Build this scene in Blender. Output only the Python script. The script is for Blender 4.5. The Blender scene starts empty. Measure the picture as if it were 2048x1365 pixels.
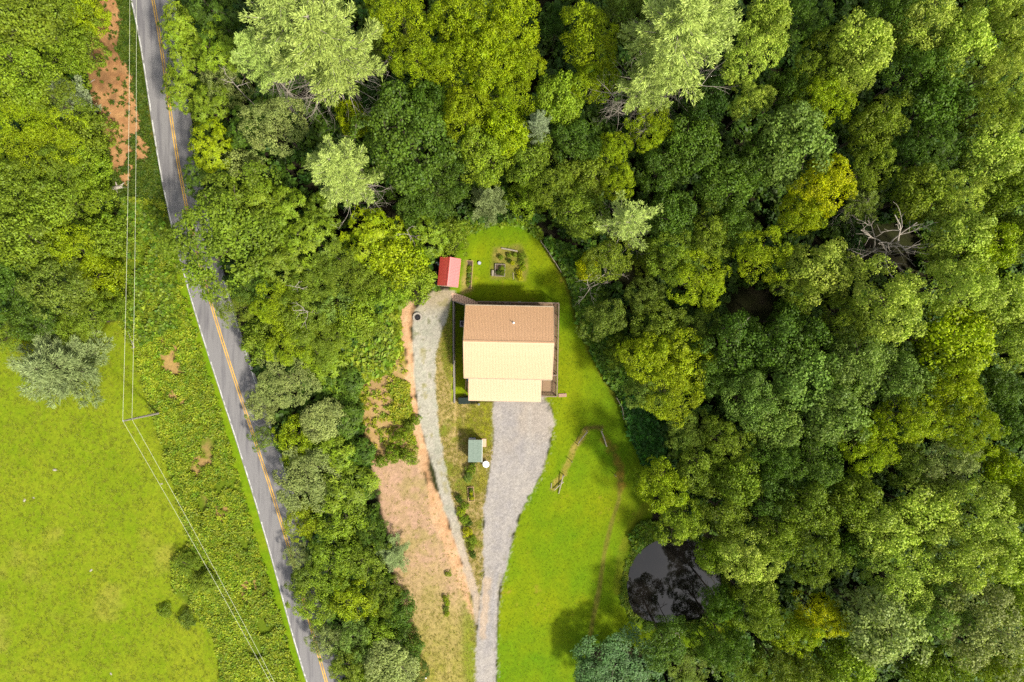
import bpy, math, random
import numpy as np
from mathutils import Vector, Matrix

random.seed(7)
RNG = np.random.default_rng(7)
scene = bpy.context.scene
COL = scene.collection

# ------------------------------------------------------------------ camera, sky, sun, exposure
H = 112.0                      # drone height in metres
S = 0.08                       # metres per photo pixel on the ground
cam_d = bpy.data.cameras.new("camera")
cam_d.sensor_width = 36.0
cam_d.lens = 36.0 * H / (2048 * S)
cam_d.clip_start = 1.0
cam_d.clip_end = 5000.0
cam = bpy.data.objects.new("camera", cam_d)
cam.location = (0, 0, H)
COL.objects.link(cam)
scene.camera = cam

SUN_EL = math.radians(47)
SUN_H = Vector((0.76, -0.65, 0)).normalized()      # horizontal direction towards the sun
SUN_DIR = Vector((SUN_H.x * math.cos(SUN_EL), SUN_H.y * math.cos(SUN_EL), math.sin(SUN_EL)))
world = bpy.data.worlds.new("World")
scene.world = world
world.use_nodes = True
wn = world.node_tree.nodes
wl = world.node_tree.links
bg = wn["Background"]
sky = wn.new("ShaderNodeTexSky")
sky.sky_type = 'NISHITA'
sky.sun_disc = False
sky.sun_elevation = SUN_EL
sky.sun_rotation = math.atan2(SUN_H.x, SUN_H.y)
sky.air_density = 1.0
sky.dust_density = 3.0
hs = wn.new("ShaderNodeHueSaturation")
hs.inputs["Saturation"].default_value = 0.32       # thin white cloud over the blue
wl.new(sky.outputs[0], hs.inputs["Color"])
wl.new(hs.outputs[0], bg.inputs["Color"])
bg.inputs["Strength"].default_value = 0.13

sun_d = bpy.data.lights.new("sun", 'SUN')
sun_d.energy = 3.9
sun_d.angle = math.radians(5.0)
sun_d.color = (1.0, 0.93, 0.80)
sun = bpy.data.objects.new("sun", sun_d)
sun.rotation_euler = SUN_DIR.to_track_quat('Z', 'Y').to_euler()
sun.location = (60, -50, 90)
COL.objects.link(sun)

scene.view_settings.view_transform = 'Standard'
scene.view_settings.look = 'None'
scene.view_settings.gamma = 1.0
scene.view_settings.use_curve_mapping = False
scene.view_settings.exposure = 0.88
scene.render.engine = 'CYCLES'
scene.cycles.max_bounces = 6
scene.cycles.diffuse_bounces = 3
scene.cycles.glossy_bounces = 3
scene.cycles.transmission_bounces = 4
scene.cycles.use_denoising = False

# ------------------------------------------------------------------ helpers
def at(px, py, z=0.0):
    """a point of the place from where the photograph shows it and its height"""
    k = S * (H - z) / H
    return Vector(((px - 1024) * k, (682.5 - py) * k, z))

def lin(c):
    c = c / 255.0
    return c / 12.92 if c <= 0.04045 else ((c + 0.055) / 1.055) ** 2.4

def A(r, g, b, k=0.5):
    return (lin(r) * k, lin(g) * k, lin(b) * k, 1.0)

def A3(r, g, b, k=0.5):
    return np.array([lin(r) * k, lin(g) * k, lin(b) * k])

def np_mesh(name, verts, faces, smooth=False):
    """faces: (n,4) or (n,3) int array, or list of arrays"""
    me = bpy.data.meshes.new(name)
    verts = np.asarray(verts, dtype=np.float32)
    fl = faces if isinstance(faces, list) else [faces]
    fl = [np.asarray(f, dtype=np.int32) for f in fl if len(f)]
    idx = np.concatenate([f.ravel() for f in fl])
    tot = np.concatenate([np.full(len(f), f.shape[1], dtype=np.int32) for f in fl])
    start = np.concatenate([[0], np.cumsum(tot)[:-1]]).astype(np.int32)
    me.vertices.add(len(verts)); me.vertices.foreach_set("co", verts.ravel())
    me.loops.add(len(idx)); me.loops.foreach_set("vertex_index", idx)
    me.polygons.add(len(tot))
    me.polygons.foreach_set("loop_start", start)
    me.polygons.foreach_set("loop_total", tot)
    if smooth:
        me.polygons.foreach_set("use_smooth", np.ones(len(tot), dtype=bool))
    me.update(calc_edges=True)
    return me

def link(name, me, mat=None, parent=None):
    o = bpy.data.objects.new(name, me)
    COL.objects.link(o)
    if mat is not None and len(me.materials) == 0:
        me.materials.append(mat)
    if parent is not None:
        o.parent = parent
    return o

def tag(o, label=None, cat=None, group=None, kind=None):
    if label: o["label"] = label
    if cat: o["category"] = cat
    if group: o["group"] = group
    if kind: o["kind"] = kind
    return o

def thing(name, label, cat, loc=(0, 0, 0), rz=0.0, group=None):
    o = bpy.data.objects.new(name, None)
    o.empty_display_size = 0.3
    COL.objects.link(o)
    o.location = loc
    o.rotation_euler = (0, 0, rz)
    return tag(o, label, cat, group)

class MB:
    """collects boxes, bars and tubes into one mesh"""
    def __init__(self):
        self.v = []; self.f = []
    def add(self, verts, faces):
        n = len(self.v)
        self.v += [tuple(p) for p in verts]
        self.f += [tuple(i + n for i in q) for q in faces]
        return self
    def box(self, c, s, rz=0.0, M=None):
        cx, cy, cz = c; hx, hy, hz = s[0] / 2, s[1] / 2, s[2] / 2
        pts = [Vector((x, y, z)) for x in (-hx, hx) for y in (-hy, hy) for z in (-hz, hz)]
        R = M if M is not None else Matrix.Rotation(rz, 3, 'Z')
        pts = [R @ p + Vector(c) for p in pts]
        return self.add(pts, [(0, 1, 3, 2), (4, 6, 7, 5), (0, 4, 5, 1), (2, 3, 7, 6), (0, 2, 6, 4), (1, 5, 7, 3)])
    def bar(self, a, b, w, h=None, up=(0, 0, 1)):
        a = Vector(a); b = Vector(b); h = h or w
        d = (b - a); L = d.length; d.normalize()
        u = Vector(up)
        if abs(d.dot(u)) > 0.95: u = Vector((1, 0, 0))
        x = d.cross(u).normalized(); z = x.cross(d).normalized()
        M = Matrix((x, d, z)).transposed()
        return self.box((a + b) / 2, (w, L, h), M=M)
    def tube(self, pts, rad, n=7, cap=True):
        pts = [Vector(p) for p in pts]
        rad = rad if isinstance(rad, (list, tuple)) else [rad] * len(pts)
        vs = []; fs = []
        for i, p in enumerate(pts):
            d = (pts[min(i + 1, len(pts) - 1)] - pts[max(i - 1, 0)]).normalized()
            u = Vector((0, 0, 1)) if abs(d.z) < 0.9 else Vector((1, 0, 0))
            x = d.cross(u).normalized(); y = x.cross(d)
            for k in range(n):
                a = 2 * math.pi * k / n
                vs.append(p + (x * math.cos(a) + y * math.sin(a)) * rad[i])
        for i in range(len(pts) - 1):
            for k in range(n):
                fs.append((i * n + k, i * n + (k + 1) % n, (i + 1) * n + (k + 1) % n, (i + 1) * n + k))
        if cap:
            fs.append(tuple(range(n))[::-1]); fs.append(tuple((len(pts) - 1) * n + k for k in range(n)))
        return self.add(vs, fs)
    def lathe(self, prof, n=20, c=(0, 0, 0)):
        """prof: list of (r, z)"""
        vs = []; fs = []
        for r, z in prof:
            for k in range(n):
                a = 2 * math.pi * k / n
                vs.append((c[0] + r * math.cos(a), c[1] + r * math.sin(a), c[2] + z))
        for i in range(len(prof) - 1):
            for k in range(n):
                fs.append((i * n + k, i * n + (k + 1) % n, (i + 1) * n + (k + 1) % n, (i + 1) * n + k))
        return self.add(vs, fs)
    def mesh(self, name):
        me = bpy.data.meshes.new(name)
        me.from_pydata([tuple(v) for v in self.v], [], self.f)
        me.update()
        return me
    def build(self, name, mat, parent=None, bevel=0.0, smooth=False):
        o = link(name, self.mesh(name), mat, parent)
        if smooth:
            for p in o.data.polygons: p.use_smooth = True
        if bevel:
            m = o.modifiers.new("bevel", 'BEVEL'); m.width = bevel; m.segments = 2; m.limit_method = 'ANGLE'
        return o

# ------------------------------------------------------------------ materials
def new_mat(name):
    m = bpy.data.materials.new(name); m.use_nodes = True
    nt = m.node_tree
    b = nt.nodes["Principled BSDF"]
    return m, nt, b

def N(nt, t, **kw):
    n = nt.nodes.new(t)
    for k, v in kw.items():
        setattr(n, k, v)
    return n

def surf(name, c1, c2, scale=3.0, rough=0.8, bump=0.15, detail=6.0, spec=0.3, c3=None, scale3=0.4, stretch=(1, 1, 1), metallic=0.0):
    """procedural two or three tone surface with fine relief"""
    m, nt, b = new_mat(name)
    tc = N(nt, "ShaderNodeTexCoord"); mp = N(nt, "ShaderNodeMapping")
    mp.inputs["Scale"].default_value = stretch
    nt.links.new(tc.outputs["Object"], mp.inputs[0])
    no = N(nt, "ShaderNodeTexNoise"); no.inputs["Scale"].default_value = scale; no.inputs["Detail"].default_value = detail
    nt.links.new(mp.outputs[0], no.inputs["Vector"])
    mr = N(nt, "ShaderNodeMapRange"); mr.inputs[1].default_value = 0.3; mr.inputs[2].default_value = 0.7
    nt.links.new(no.outputs[0], mr.inputs[0])
    mx = N(nt, "ShaderNodeMix", data_type='RGBA'); mx.inputs[6].default_value = c1; mx.inputs[7].default_value = c2
    nt.links.new(mr.outputs[0], mx.inputs[0])
    out = mx.outputs[2]
    if c3 is not None:
        n3 = N(nt, "ShaderNodeTexNoise"); n3.inputs["Scale"].default_value = scale3; n3.inputs["Detail"].default_value = 5
        nt.links.new(mp.outputs[0], n3.inputs["Vector"])
        m3 = N(nt, "ShaderNodeMapRange"); m3.inputs[1].default_value = 0.48; m3.inputs[2].default_value = 0.68
        nt.links.new(n3.outputs[0], m3.inputs[0])
        x3 = N(nt, "ShaderNodeMix", data_type='RGBA'); x3.inputs[7].default_value = c3
        nt.links.new(m3.outputs[0], x3.inputs[0]); nt.links.new(out, x3.inputs[6])
        out = x3.outputs[2]
    nt.links.new(out, b.inputs["Base Color"])
    b.inputs["Roughness"].default_value = rough
    b.inputs["Specular IOR Level"].default_value = spec
    b.inputs["Metallic"].default_value = metallic
    if bump:
        bp = N(nt, "ShaderNodeBump"); bp.inputs["Strength"].default_value = bump; bp.inputs["Distance"].default_value = 0.03
        nt.links.new(no.outputs[0], bp.inputs["Height"]); nt.links.new(bp.outputs[0], b.inputs["Normal"])
    return m

def ground_mat(name, scales, amount, bump, dist, vor=0.0, rough=0.95):
    """ground whose colour lives in the attribute 'tone', broken up by grain at several sizes"""
    m, nt, b = new_mat(name)
    at_ = N(nt, "ShaderNodeAttribute"); at_.attribute_name = "tone"
    tc = N(nt, "ShaderNodeTexCoord")
    prev = None
    for i, sc in enumerate(scales):
        no = N(nt, "ShaderNodeTexNoise"); no.inputs["Scale"].default_value = sc; no.inputs["Detail"].default_value = 4
        no.inputs["Roughness"].default_value = 0.65
        nt.links.new(tc.outputs["Object"], no.inputs["Vector"])
        if prev is None: prev = no.outputs[0]
        else:
            ad = N(nt, "ShaderNodeMath", operation='ADD'); nt.links.new(prev, ad.inputs[0]); nt.links.new(no.outputs[0], ad.inputs[1]); prev = ad.outputs[0]
    mr = N(nt, "ShaderNodeMapRange"); n = len(scales)
    mr.inputs[1].default_value = 0.3 * n; mr.inputs[2].default_value = 0.7 * n
    mr.inputs[3].default_value = 1 - amount; mr.inputs[4].default_value = 1 + amount
    nt.links.new(prev, mr.inputs[0])
    out = mr.outputs[0]
    if vor:
        v = N(nt, "ShaderNodeTexVoronoi"); v.inputs["Scale"].default_value = 7.0
        nt.links.new(tc.outputs["Object"], v.inputs["Vector"])
        sp = N(nt, "ShaderNodeSeparateColor"); nt.links.new(v.outputs["Color"], sp.inputs[0])
        m2 = N(nt, "ShaderNodeMapRange"); m2.inputs[3].default_value = 1 - vor; m2.inputs[4].default_value = 1 + vor
        nt.links.new(sp.outputs[0], m2.inputs[0])
        mu = N(nt, "ShaderNodeMath", operation='MULTIPLY'); nt.links.new(out, mu.inputs[0]); nt.links.new(m2.outputs[0], mu.inputs[1]); out = mu.outputs[0]
    mx = N(nt, "ShaderNodeVectorMath", operation='SCALE')
    nt.links.new(at_.outputs["Color"], mx.inputs[0]); nt.links.new(out, mx.inputs["Scale"])
    nt.links.new(mx.outputs[0], b.inputs["Base Color"])
    b.inputs["Roughness"].default_value = rough; b.inputs["Specular IOR Level"].default_value = 0.15
    bp = N(nt, "ShaderNodeBump"); bp.inputs["Strength"].default_value = bump; bp.inputs["Distance"].default_value = dist
    nt.links.new(prev, bp.inputs["Height"]); nt.links.new(bp.outputs[0], b.inputs["Normal"])
    return m

def leaf_mat(name, source, trans=0.30, rough=0.55):
    """source 'object' reads the object's own colour, 'instancer' the tint stored on each scattered plant"""
    m, nt, b = new_mat(name)
    if source == 'object':
        oi = N(nt, "ShaderNodeObjectInfo"); base = oi.outputs["Color"]
    else:
        oi = N(nt, "ShaderNodeAttribute"); oi.attribute_type = 'INSTANCER'; oi.attribute_name = "tint"; base = oi.outputs["Color"]
    lv = N(nt, "ShaderNodeAttribute"); lv.attribute_name = "lv"
    sp = N(nt, "ShaderNodeSeparateColor"); nt.links.new(lv.outputs["Color"], sp.inputs[0])
    mr = N(nt, "ShaderNodeMapRange"); mr.inputs[3].default_value = 0.52; mr.inputs[4].default_value = 1.52
    nt.links.new(sp.outputs[0], mr.inputs[0])
    hv = N(nt, "ShaderNodeHueSaturation")
    h = N(nt, "ShaderNodeMapRange"); h.inputs[3].default_value = 0.487; h.inputs[4].default_value = 0.514
    nt.links.new(sp.outputs[1], h.inputs[0]); nt.links.new(h.outputs[0], hv.inputs["Hue"])
    nt.links.new(mr.outputs[0], hv.inputs["Value"]); nt.links.new(base, hv.inputs["Color"])
    nt.links.new(hv.outputs[0], b.inputs["Base Color"])
    b.inputs["Roughness"].default_value = rough; b.inputs["Specular IOR Level"].default_value = 0.25
    tr = N(nt, "ShaderNodeBsdfTranslucent")
    yel = N(nt, "ShaderNodeMix", data_type='RGBA', blend_type='MULTIPLY'); yel.inputs[0].default_value = 1.0
    yel.inputs[7].default_value = (1.05, 1.22, 0.45, 1)
    nt.links.new(hv.outputs[0], yel.inputs[6]); nt.links.new(yel.outputs[2], tr.inputs["Color"])
    mix = N(nt, "ShaderNodeMixShader"); mix.inputs[0].default_value = trans
    nt.links.new(b.outputs[0], mix.inputs[1]); nt.links.new(tr.outputs[0], mix.inputs[2])
    nt.links.new(mix.outputs[0], nt.nodes["Material Output"].inputs["Surface"])
    return m

M = {}
M['leaf'] = leaf_mat("foliage", 'object')
M['needle'] = leaf_mat("needles", 'object', trans=0.18, rough=0.5)
M['plant'] = leaf_mat("plant_leaf", 'instancer')
M['bark'] = surf("bark", A(120, 105, 90), A(70, 60, 50), 6, bump=0.6, stretch=(3, 3, 0.5))
M['deadwood'] = surf("dead_wood", A(205, 195, 180, .6), A(140, 128, 115, .6), 5, bump=0.4, stretch=(2, 2, .6))
M['darkdead'] = surf("dead_bark", A(190, 175, 150), A(120, 105, 88), 5, bump=0.4, stretch=(2, 2, .6))
M['asphalt'] = surf("asphalt", A(164, 161, 160), A(148, 145, 145), 9, rough=0.9, bump=0.2, c3=A(126, 123, 126), scale3=0.5, stretch=(3, .25, 1))
M['white'] = surf("road_paint_white", A(235, 235, 230, .62), A(190, 188, 180, .55), 4, rough=0.7, bump=0.05, c3=A(150, 150, 140), scale3=1.2)
M['yellow'] = surf("road_paint_yellow", A(250, 200, 92, .60), A(232, 180, 80, .56), 4, rough=0.7, bump=0.05, c3=A(205, 165, 95), scale3=0.8)
M['deck'] = surf("deck_board_wood", A(200, 165, 130), A(160, 128, 100), 3, bump=0.3, stretch=(6, 1, 1), c3=A(140, 115, 92), scale3=0.5)
M['rail'] = surf("railing_wood", A(178, 152, 135), A(140, 118, 105), 4, bump=0.2)
M['step'] = surf("step_stone", A(238, 200, 168, .6), A(220, 180, 150, .6), 5, bump=0.2)
M['roof'] = surf("tan_roof_metal", A(230, 180, 131, .62), A(222, 172, 124, .62), 0.8, rough=0.55, bump=0.02, spec=1.0, c3=A(226, 176, 126, .60), scale3=0.35)
M['redroof'] = surf("red_roof_metal", A(236, 54, 34), A(222, 46, 30), 1.5, rough=0.55, bump=0.02, spec=1.0)
M['greenroof'] = surf("green_shed_roof", A(150, 168, 152), A(132, 152, 136), 4, rough=0.7, bump=0.1)
M['trim'] = surf("pale_trim", A(225, 205, 175), A(200, 180, 150), 3, rough=0.6, bump=0.03)
M['siding'] = surf("wood_siding", A(190, 150, 110), A(160, 122, 88), 3, bump=0.2, stretch=(.4, .4, 6))
M['glass'] = surf("window_glass", (.03, .035, .04, 1), (.05, .055, .06, 1), 1, rough=0.06, bump=0, spec=0.6)
M['winframe'] = surf("window_frame", A(230, 228, 220, .7), A(215, 212, 205, .7), 3, rough=0.5, bump=0)
M['concrete'] = surf("concrete", A(205, 195, 178), A(180, 170, 155), 5, bump=0.25)
M['ash'] = surf("ash", A(70, 60, 60), A(40, 35, 38), 9, bump=0.4)
M['steel'] = surf("dark_steel", A(85, 85, 88), A(60, 60, 62), 6, rough=0.5, bump=0.05)
M['acbox'] = surf("ac_metal", A(205, 205, 212, .6), A(190, 190, 198, .6), 4, rough=0.45, bump=0.03)
M['blue'] = surf("blue_plastic", A(60, 130, 200), A(45, 110, 180), 3, rough=0.4, bump=0)
M['whiteplastic'] = surf("white_plastic", A(240, 240, 238, .7), A(222, 222, 222, .7), 3, rough=0.4, bump=0)
M['darkgreen'] = surf("dark_green_plastic", A(28, 52, 40), A(20, 40, 32), 3, rough=0.6, bump=0.05)
M['lumber'] = surf("lumber", A(225, 195, 140), A(200, 165, 115), 4, bump=0.15, stretch=(1, 6, 1))
M['greylog'] = surf("weathered_timber", A(205, 192, 172), A(160, 148, 130), 5, bump=0.4, stretch=(3, 3, 3))
M['pole'] = surf("pole_wood", A(190, 180, 168), A(150, 142, 132), 5, bump=0.3, stretch=(3, 3, .4))
M['wire'] = surf("wire", A(225, 228, 200, .7), A(215, 218, 190, .7), 3, rough=0.4, bump=0)
M['soil'] = surf("garden_soil", A(110, 90, 72), A(80, 64, 50), 7, bump=0.5)
M['brick'] = surf("pinkish_stone", A(215, 175, 150), A(190, 150, 128), 6, bump=0.3)

for k_ in ('roof', 'redroof'):                     # enamelled sheet has a strong sheen
    M[k_].node_tree.nodes['Principled BSDF'].inputs['IOR'].default_value = 1.62 if k_ == 'roof' else 1.8

# pond water
m, nt, b = new_mat("pond_water")
b.inputs["Base Color"].default_value = (0.007, 0.006, 0.005, 1)
b.inputs["Roughness"].default_value = 0.03
b.inputs["IOR"].default_value = 1.33
b.inputs["Specular IOR Level"].default_value = 1.0
tc = N(nt, "ShaderNodeTexCoord"); no = N(nt, "ShaderNodeTexNoise"); no.inputs["Scale"].default_value = 1.2
nt.links.new(tc.outputs["Object"], no.inputs["Vector"])
bp = N(nt, "ShaderNodeBump"); bp.inputs["Strength"].default_value = 0.02; bp.inputs["Distance"].default_value = 0.02
nt.links.new(no.outputs[0], bp.inputs["Height"]); nt.links.new(bp.outputs[0], b.inputs["Normal"])
M['water'] = m
# ------------------------------------------------------------------ the ground
GX0, GX1, GY0, GY1, GD = -94.0, 94.0, -66.0, 66.0, 0.25
nx = int((GX1 - GX0) / GD) + 1; ny = int((GY1 - GY0) / GD) + 1
gx = np.linspace(GX0, GX1, nx); gy = np.linspace(GY0, GY1, ny)
XX, YY = np.meshgrid(gx, gy)                       # (ny, nx)
PXX = 1024 + XX / S; PYY = 682.5 - YY / S          # ground position in photo units

def vnoise(x, y, cell, seed):
    """smooth value noise 0..1"""
    g = np.random.default_rng(seed).random((512, 512)).astype(np.float32)
    u = x / cell + 200.3; v = y / cell + 200.7
    i = np.floor(u).astype(int); j = np.floor(v).astype(int)
    fu = u - i; fv = v - j
    fu = fu * fu * (3 - 2 * fu); fv = fv * fv * (3 - 2 * fv)
    i0 = i % 512; i1 = (i + 1) % 512; j0 = j % 512; j1 = (j + 1) % 512
    return (g[j0, i0] * (1 - fu) + g[j0, i1] * fu) * (1 - fv) + (g[j1, i0] * (1 - fu) + g[j1, i1] * fu) * fv

def fbm(x, y, cell, seed, octs=4):
    a = 0; w = 0.5; t = 0
    for k in range(octs):
        a = a + w * vnoise(x, y, cell / 2 ** k, seed + 17 * k); t += w; w *= 0.55
    return a / t

N_BIG = fbm(XX, YY, 9.0, 1); N_MID = fbm(XX, YY, 3.0, 2); N_FINE = fbm(XX, YY, 0.9, 3, 3); N_B2 = fbm(XX, YY, 5.0, 4)
WHITE = np.random.default_rng(5).random(XX.shape)

def sdf(poly, px=None, py=None):
    """signed distance in photo units, negative inside"""
    px = PXX if px is None else px; py = PYY if py is None else py
    d2 = np.full(px.shape, 1e12); inside = np.zeros(px.shape, bool)
    n = len(poly)
    for i in range(n):
        ax, ay = poly[i]; bx, by = poly[(i + 1) % n]
        ex, ey = bx - ax, by - ay
        wx, wy = px - ax, py - ay
        t = np.clip((wx * ex + wy * ey) / (ex * ex + ey * ey + 1e-9), 0, 1)
        d2 = np.minimum(d2, (wx - ex * t) ** 2 + (wy - ey * t) ** 2)
        c = ((ay > py) != (by > py))
        if c.any():
            xi = ax + (py - ay) * ex / (ey if abs(ey) > 1e-9 else 1e-9)
            inside ^= c & (px < xi)
    d = np.sqrt(d2)
    return np.where(inside, -d, d)

def line_d(pts, px=None, py=None):
    px = PXX if px is None else px; py = PYY if py is None else py
    d2 = np.full(px.shape, 1e12)
    for (ax, ay), (bx, by) in zip(pts[:-1], pts[1:]):
        ex, ey = bx - ax, by - ay
        wx, wy = px - ax, py - ay
        t = np.clip((wx * ex + wy * ey) / (ex * ex + ey * ey + 1e-9), 0, 1)
        d2 = np.minimum(d2, (wx - ex * t) ** 2 + (wy - ey * t) ** 2)
    return np.sqrt(d2)

def sstep(a, b, x):
    t = np.clip((x - a) / (b - a), 0, 1)
    return t * t * (3 - 2 * t)

ROAD = [(-60, 243, 292, 336), (0, 264, 305, 343), (106, 283, 322.5, 360), (232, 303, 345, 378), (393, 331, 369, 405), (521, 358, 396, 436),
        (588, 378, 414, 455), (673, 406, 445, 480), (760, 437, 471, 507), (880, 473, 510, 550), (937, 489, 529, 567), (1037, 518, 558, 598),
        (1097, 536, 577, 616), (1174, 560, 601, 638), (1363, 616, 653, 688), (1430, 636, 672, 708)]
POLY = {}
POLY['pasture'] = [(-200, 690), (0, 690), (60, 660), (240, 640), (270, 690), (280, 740), (295, 790), (310, 830), (320, 870), (335, 925), (350, 970), (368, 1030),
                   (382, 1085), (352, 1130), (360, 1190), (410, 1215), (428, 1270), (450, 1330), (462, 1450), (-200, 1450)]
POLY['weeds'] = [(255, 400), (330, 400), (370, 560), (405, 700), (455, 865), (520, 1100), (612, 1400), (620, 1450), (462, 1450), (430, 1270), (350, 1180), (345, 1120), (382, 1085),
                 (350, 970), (320, 870), (295, 790), (272, 700), (240, 640), (230, 500)]
POLY['clay'] = [(185, -60), (236, -60), (240, 40), (238, 100), (256, 125), (272, 150), (262, 180), (276, 210), (288, 280), (298, 305), (276, 332), (248, 376), (224, 340),
                (218, 270), (198, 230), (176, 190), (168, 140), (180, 100), (190, 60)]
POLY['topverge'] = [(180, -80), (246, -80), (268, 40), (285, 130), (305, 240), (334, 400), (337, 440), (250, 440), (215, 400), (215, 250), (170, 150)]
POLY['lawn'] = [(905, 520), (935, 470), (980, 450), (1040, 452), (1080, 478), (1110, 518), (1136, 560), (1152, 620), (1172, 680), (1202, 740), (1240, 800), (1264, 870), (1292, 930),
                (1308, 1000), (1300, 1050), (1330, 1070), (1450, 1100), (1470, 1230), (1475, 1300), (1250, 1300), (1180, 1290), (1150, 1365), (1150, 1450), (993, 1450), (993, 1365), (994, 1270),
                (997, 1210), (1003, 1170), (1012, 1130), (1025, 1080), (1040, 1030), (1060, 985), (1082, 950), (1098, 900), (1107, 850), (1104, 815), (1080, 790), (930, 790), (905, 800), (905, 600)]
POLY['drive'] = [(985, 790), (1085, 790), (1104, 820), (1107, 850), (1098, 900), (1082, 950), (1060, 985), (1040, 1030), (1025, 1080), (1012, 1130), (1003, 1170), (997, 1210),
                 (994, 1270), (993, 1365), (993, 1450), (952, 1450), (952, 1365), (953, 1290), (955, 1240), (962, 1190), (967, 1150), (968, 1110), (966, 1060), (968, 1010), (975, 960), (985, 900), (987, 850)]
POLY['west'] = [(876, 582), (912, 588), (905, 606), (897, 640), (886, 675), (876, 710), (873, 750), (875, 800), (878, 850), (885, 900), (898, 960), (907, 1010), (922, 1060), (936, 1110),
                (950, 1160), (960, 1190), (958, 1250), (950, 1250), (944, 1200), (932, 1150), (912, 1090), (893, 1030), (878, 985), (864, 930), (850, 880), (841, 840), (835, 780), (833, 720), (830, 660), (836, 625), (855, 600)]
POLY['orange'] = [(798, 612), (835, 605), (836, 660), (836, 720), (838, 790), (848, 850), (862, 930), (882, 990), (905, 1050), (925, 1110), (940, 1170), (952, 1240), (945, 1240),
                  (922, 1185), (900, 1130), (880, 1080), (858, 1020), (846, 960), (834, 920), (828, 860), (818, 780), (814, 720), (806, 650)]
POLY['yard'] = [(742, 925), (838, 915), (855, 960), (875, 1020), (905, 1090), (930, 1150), (950, 1215), (953, 1290), (953, 1450), (850, 1450), (830, 1330), (808, 1230), (785, 1130), (768, 1040), (752, 960)]
POLY['slope'] = [(690, 600), (790, 590), (812, 640), (820, 720), (832, 860), (840, 925), (742, 935), (715, 800)]
POLY['strip'] = [(908, 590), (930, 600), (930, 800), (940, 810), (985, 806), (988, 850), (986, 900), (976, 960), (969, 1010), (967, 1060), (969, 1110), (965, 1170), (958, 1195), (940, 1130),
                 (920, 1060), (905, 1010), (892, 960), (880, 900), (876, 850), (873, 800), (872, 750), (876, 705), (888, 665), (898, 630)]
POND = [(1330, 1074), (1300, 1088), (1275, 1108), (1260, 1133), (1253, 1165), (1254, 1200), (1266, 1228), (1290, 1244), (1320, 1251), (1360, 1249), (1400, 1241), (1430, 1224), (1447, 1195), (1444, 1150), (1432, 1110),
        (1400, 1085), (1365, 1073)]

# road side profile on the grid
ry = np.array([r[0] for r in ROAD]); rl = np.array([r[1] for r in ROAD]); rc = np.array([r[2] for r in ROAD]); rr = np.array([r[3] for r in ROAD])
RL = np.interp(PYY, ry, rl); RR = np.interp(PYY, ry, rr)
ROAD_IN = np.minimum(PXX - RL, RR - PXX)           # positive on the asphalt
POND_D = sdf(POND)

# relief
Z = (fbm(XX, YY, 7.0, 11, 3) - 0.5) * 0.30
edge = np.minimum(np.minimum(XX - GX0, GX1 - XX), np.minimum(YY - GY0, GY1 - YY))
keep = sstep(0, 6, edge)
house_d = np.maximum(np.abs(XX + 0.3) - 9, np.abs(YY + 1.5) - 9)
Z *= keep * sstep(-1, 4, house_d)
Z += 0.35 * sstep(60, 0, np.abs(line_d([(800, 620), (815, 720), (826, 860), (850, 980), (890, 1100)]))) * keep * (0.6 + 0.8 * N_MID)   # cut bank above the drive
Z = np.where(ROAD_IN > -14, Z * sstep(2, -14, ROAD_IN) - 0.06 * sstep(-6, 2, ROAD_IN), Z)
Z = Z * sstep(-2, 30, POND_D) - 0.35 * sstep(16, 0, POND_D) - 1.4 * sstep(2, -26, POND_D)

# the ground left of the house stands higher, held by a low retaining wall
TERR = 3.5 * np.clip((YY + 17) / 17, 0, 1) * sstep(19, 11, YY)
TX = np.where(YY > 6.6, sstep(-5.0, -9.5, XX), sstep(-9.0, -9.3, XX)) * sstep(-27, -17, XX)
Z += TERR * TX

def gz(x, y):
    i = min(max((x - GX0) / GD, 0), nx - 1.001); j = min(max((y - GY0) / GD, 0), ny - 1.001)
    i0, j0 = int(i), int(j); a, b_ = i - i0, j - j0
    return float((Z[j0, i0] * (1 - a) + Z[j0, i0 + 1] * a) * (1 - b_) + (Z[j0 + 1, i0] * (1 - a) + Z[j0 + 1, i0 + 1] * a) * b_)

def atg(px, py):
    p = at(px, py); p = at(px, py, gz(p.x, p.y)); p.z = gz(p.x, p.y); return p

# colour and zone of each point
TONE = np.zeros(XX.shape + (3,))
ZONE = np.zeros(XX.shape, int)
def shade(c1, c2, t):
    return A3(*c1)[None, None] * (1 - t[..., None]) + A3(*c2)[None, None] * t[..., None]
def paint(alpha, col, zone=None, cut=0.5):
    global TONE
    TONE = TONE * (1 - alpha[..., None]) + col * alpha[..., None]
    if zone is not None: ZONE[alpha > cut] = zone
def area(poly, soft=4, rough=8, bias=0):
    d = sdf(poly) if isinstance(poly, list) else poly
    d = d + (N_MID - 0.5) * rough * 2 + (N_FINE - 0.5) * rough + bias
    return sstep(soft, -soft, d)

t1 = np.clip((N_MID - 0.3) * 2.2, 0, 1); t2 = np.clip((N_BIG - 0.3) * 2.4, 0, 1); t3 = np.clip((N_FINE - 0.25) * 2, 0, 1); t4 = np.clip((N_B2 - 0.3) * 2.5, 0, 1)
TONE[:] = shade((46, 39, 29), (54, 58, 24), t1)                                       # forest floor
# pasture
past = shade((128, 154, 12), (156, 166, 32), t4 * .5 + t3 * .5)
past = past * (1 - .25 * sstep(.6, .75, N_FINE)[..., None]) + A3(104, 140, 10)[None, None] * (.25 * sstep(.6, .75, N_FINE)[..., None])
past = past * (1 - .4 * sstep(.6, .8, N_BIG)[..., None]) + A3(188, 172, 80)[None, None] * (.4 * sstep(.6, .8, N_BIG)[..., None])
paint(area(POLY['pasture'], 5, 6), past, 1)
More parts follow.
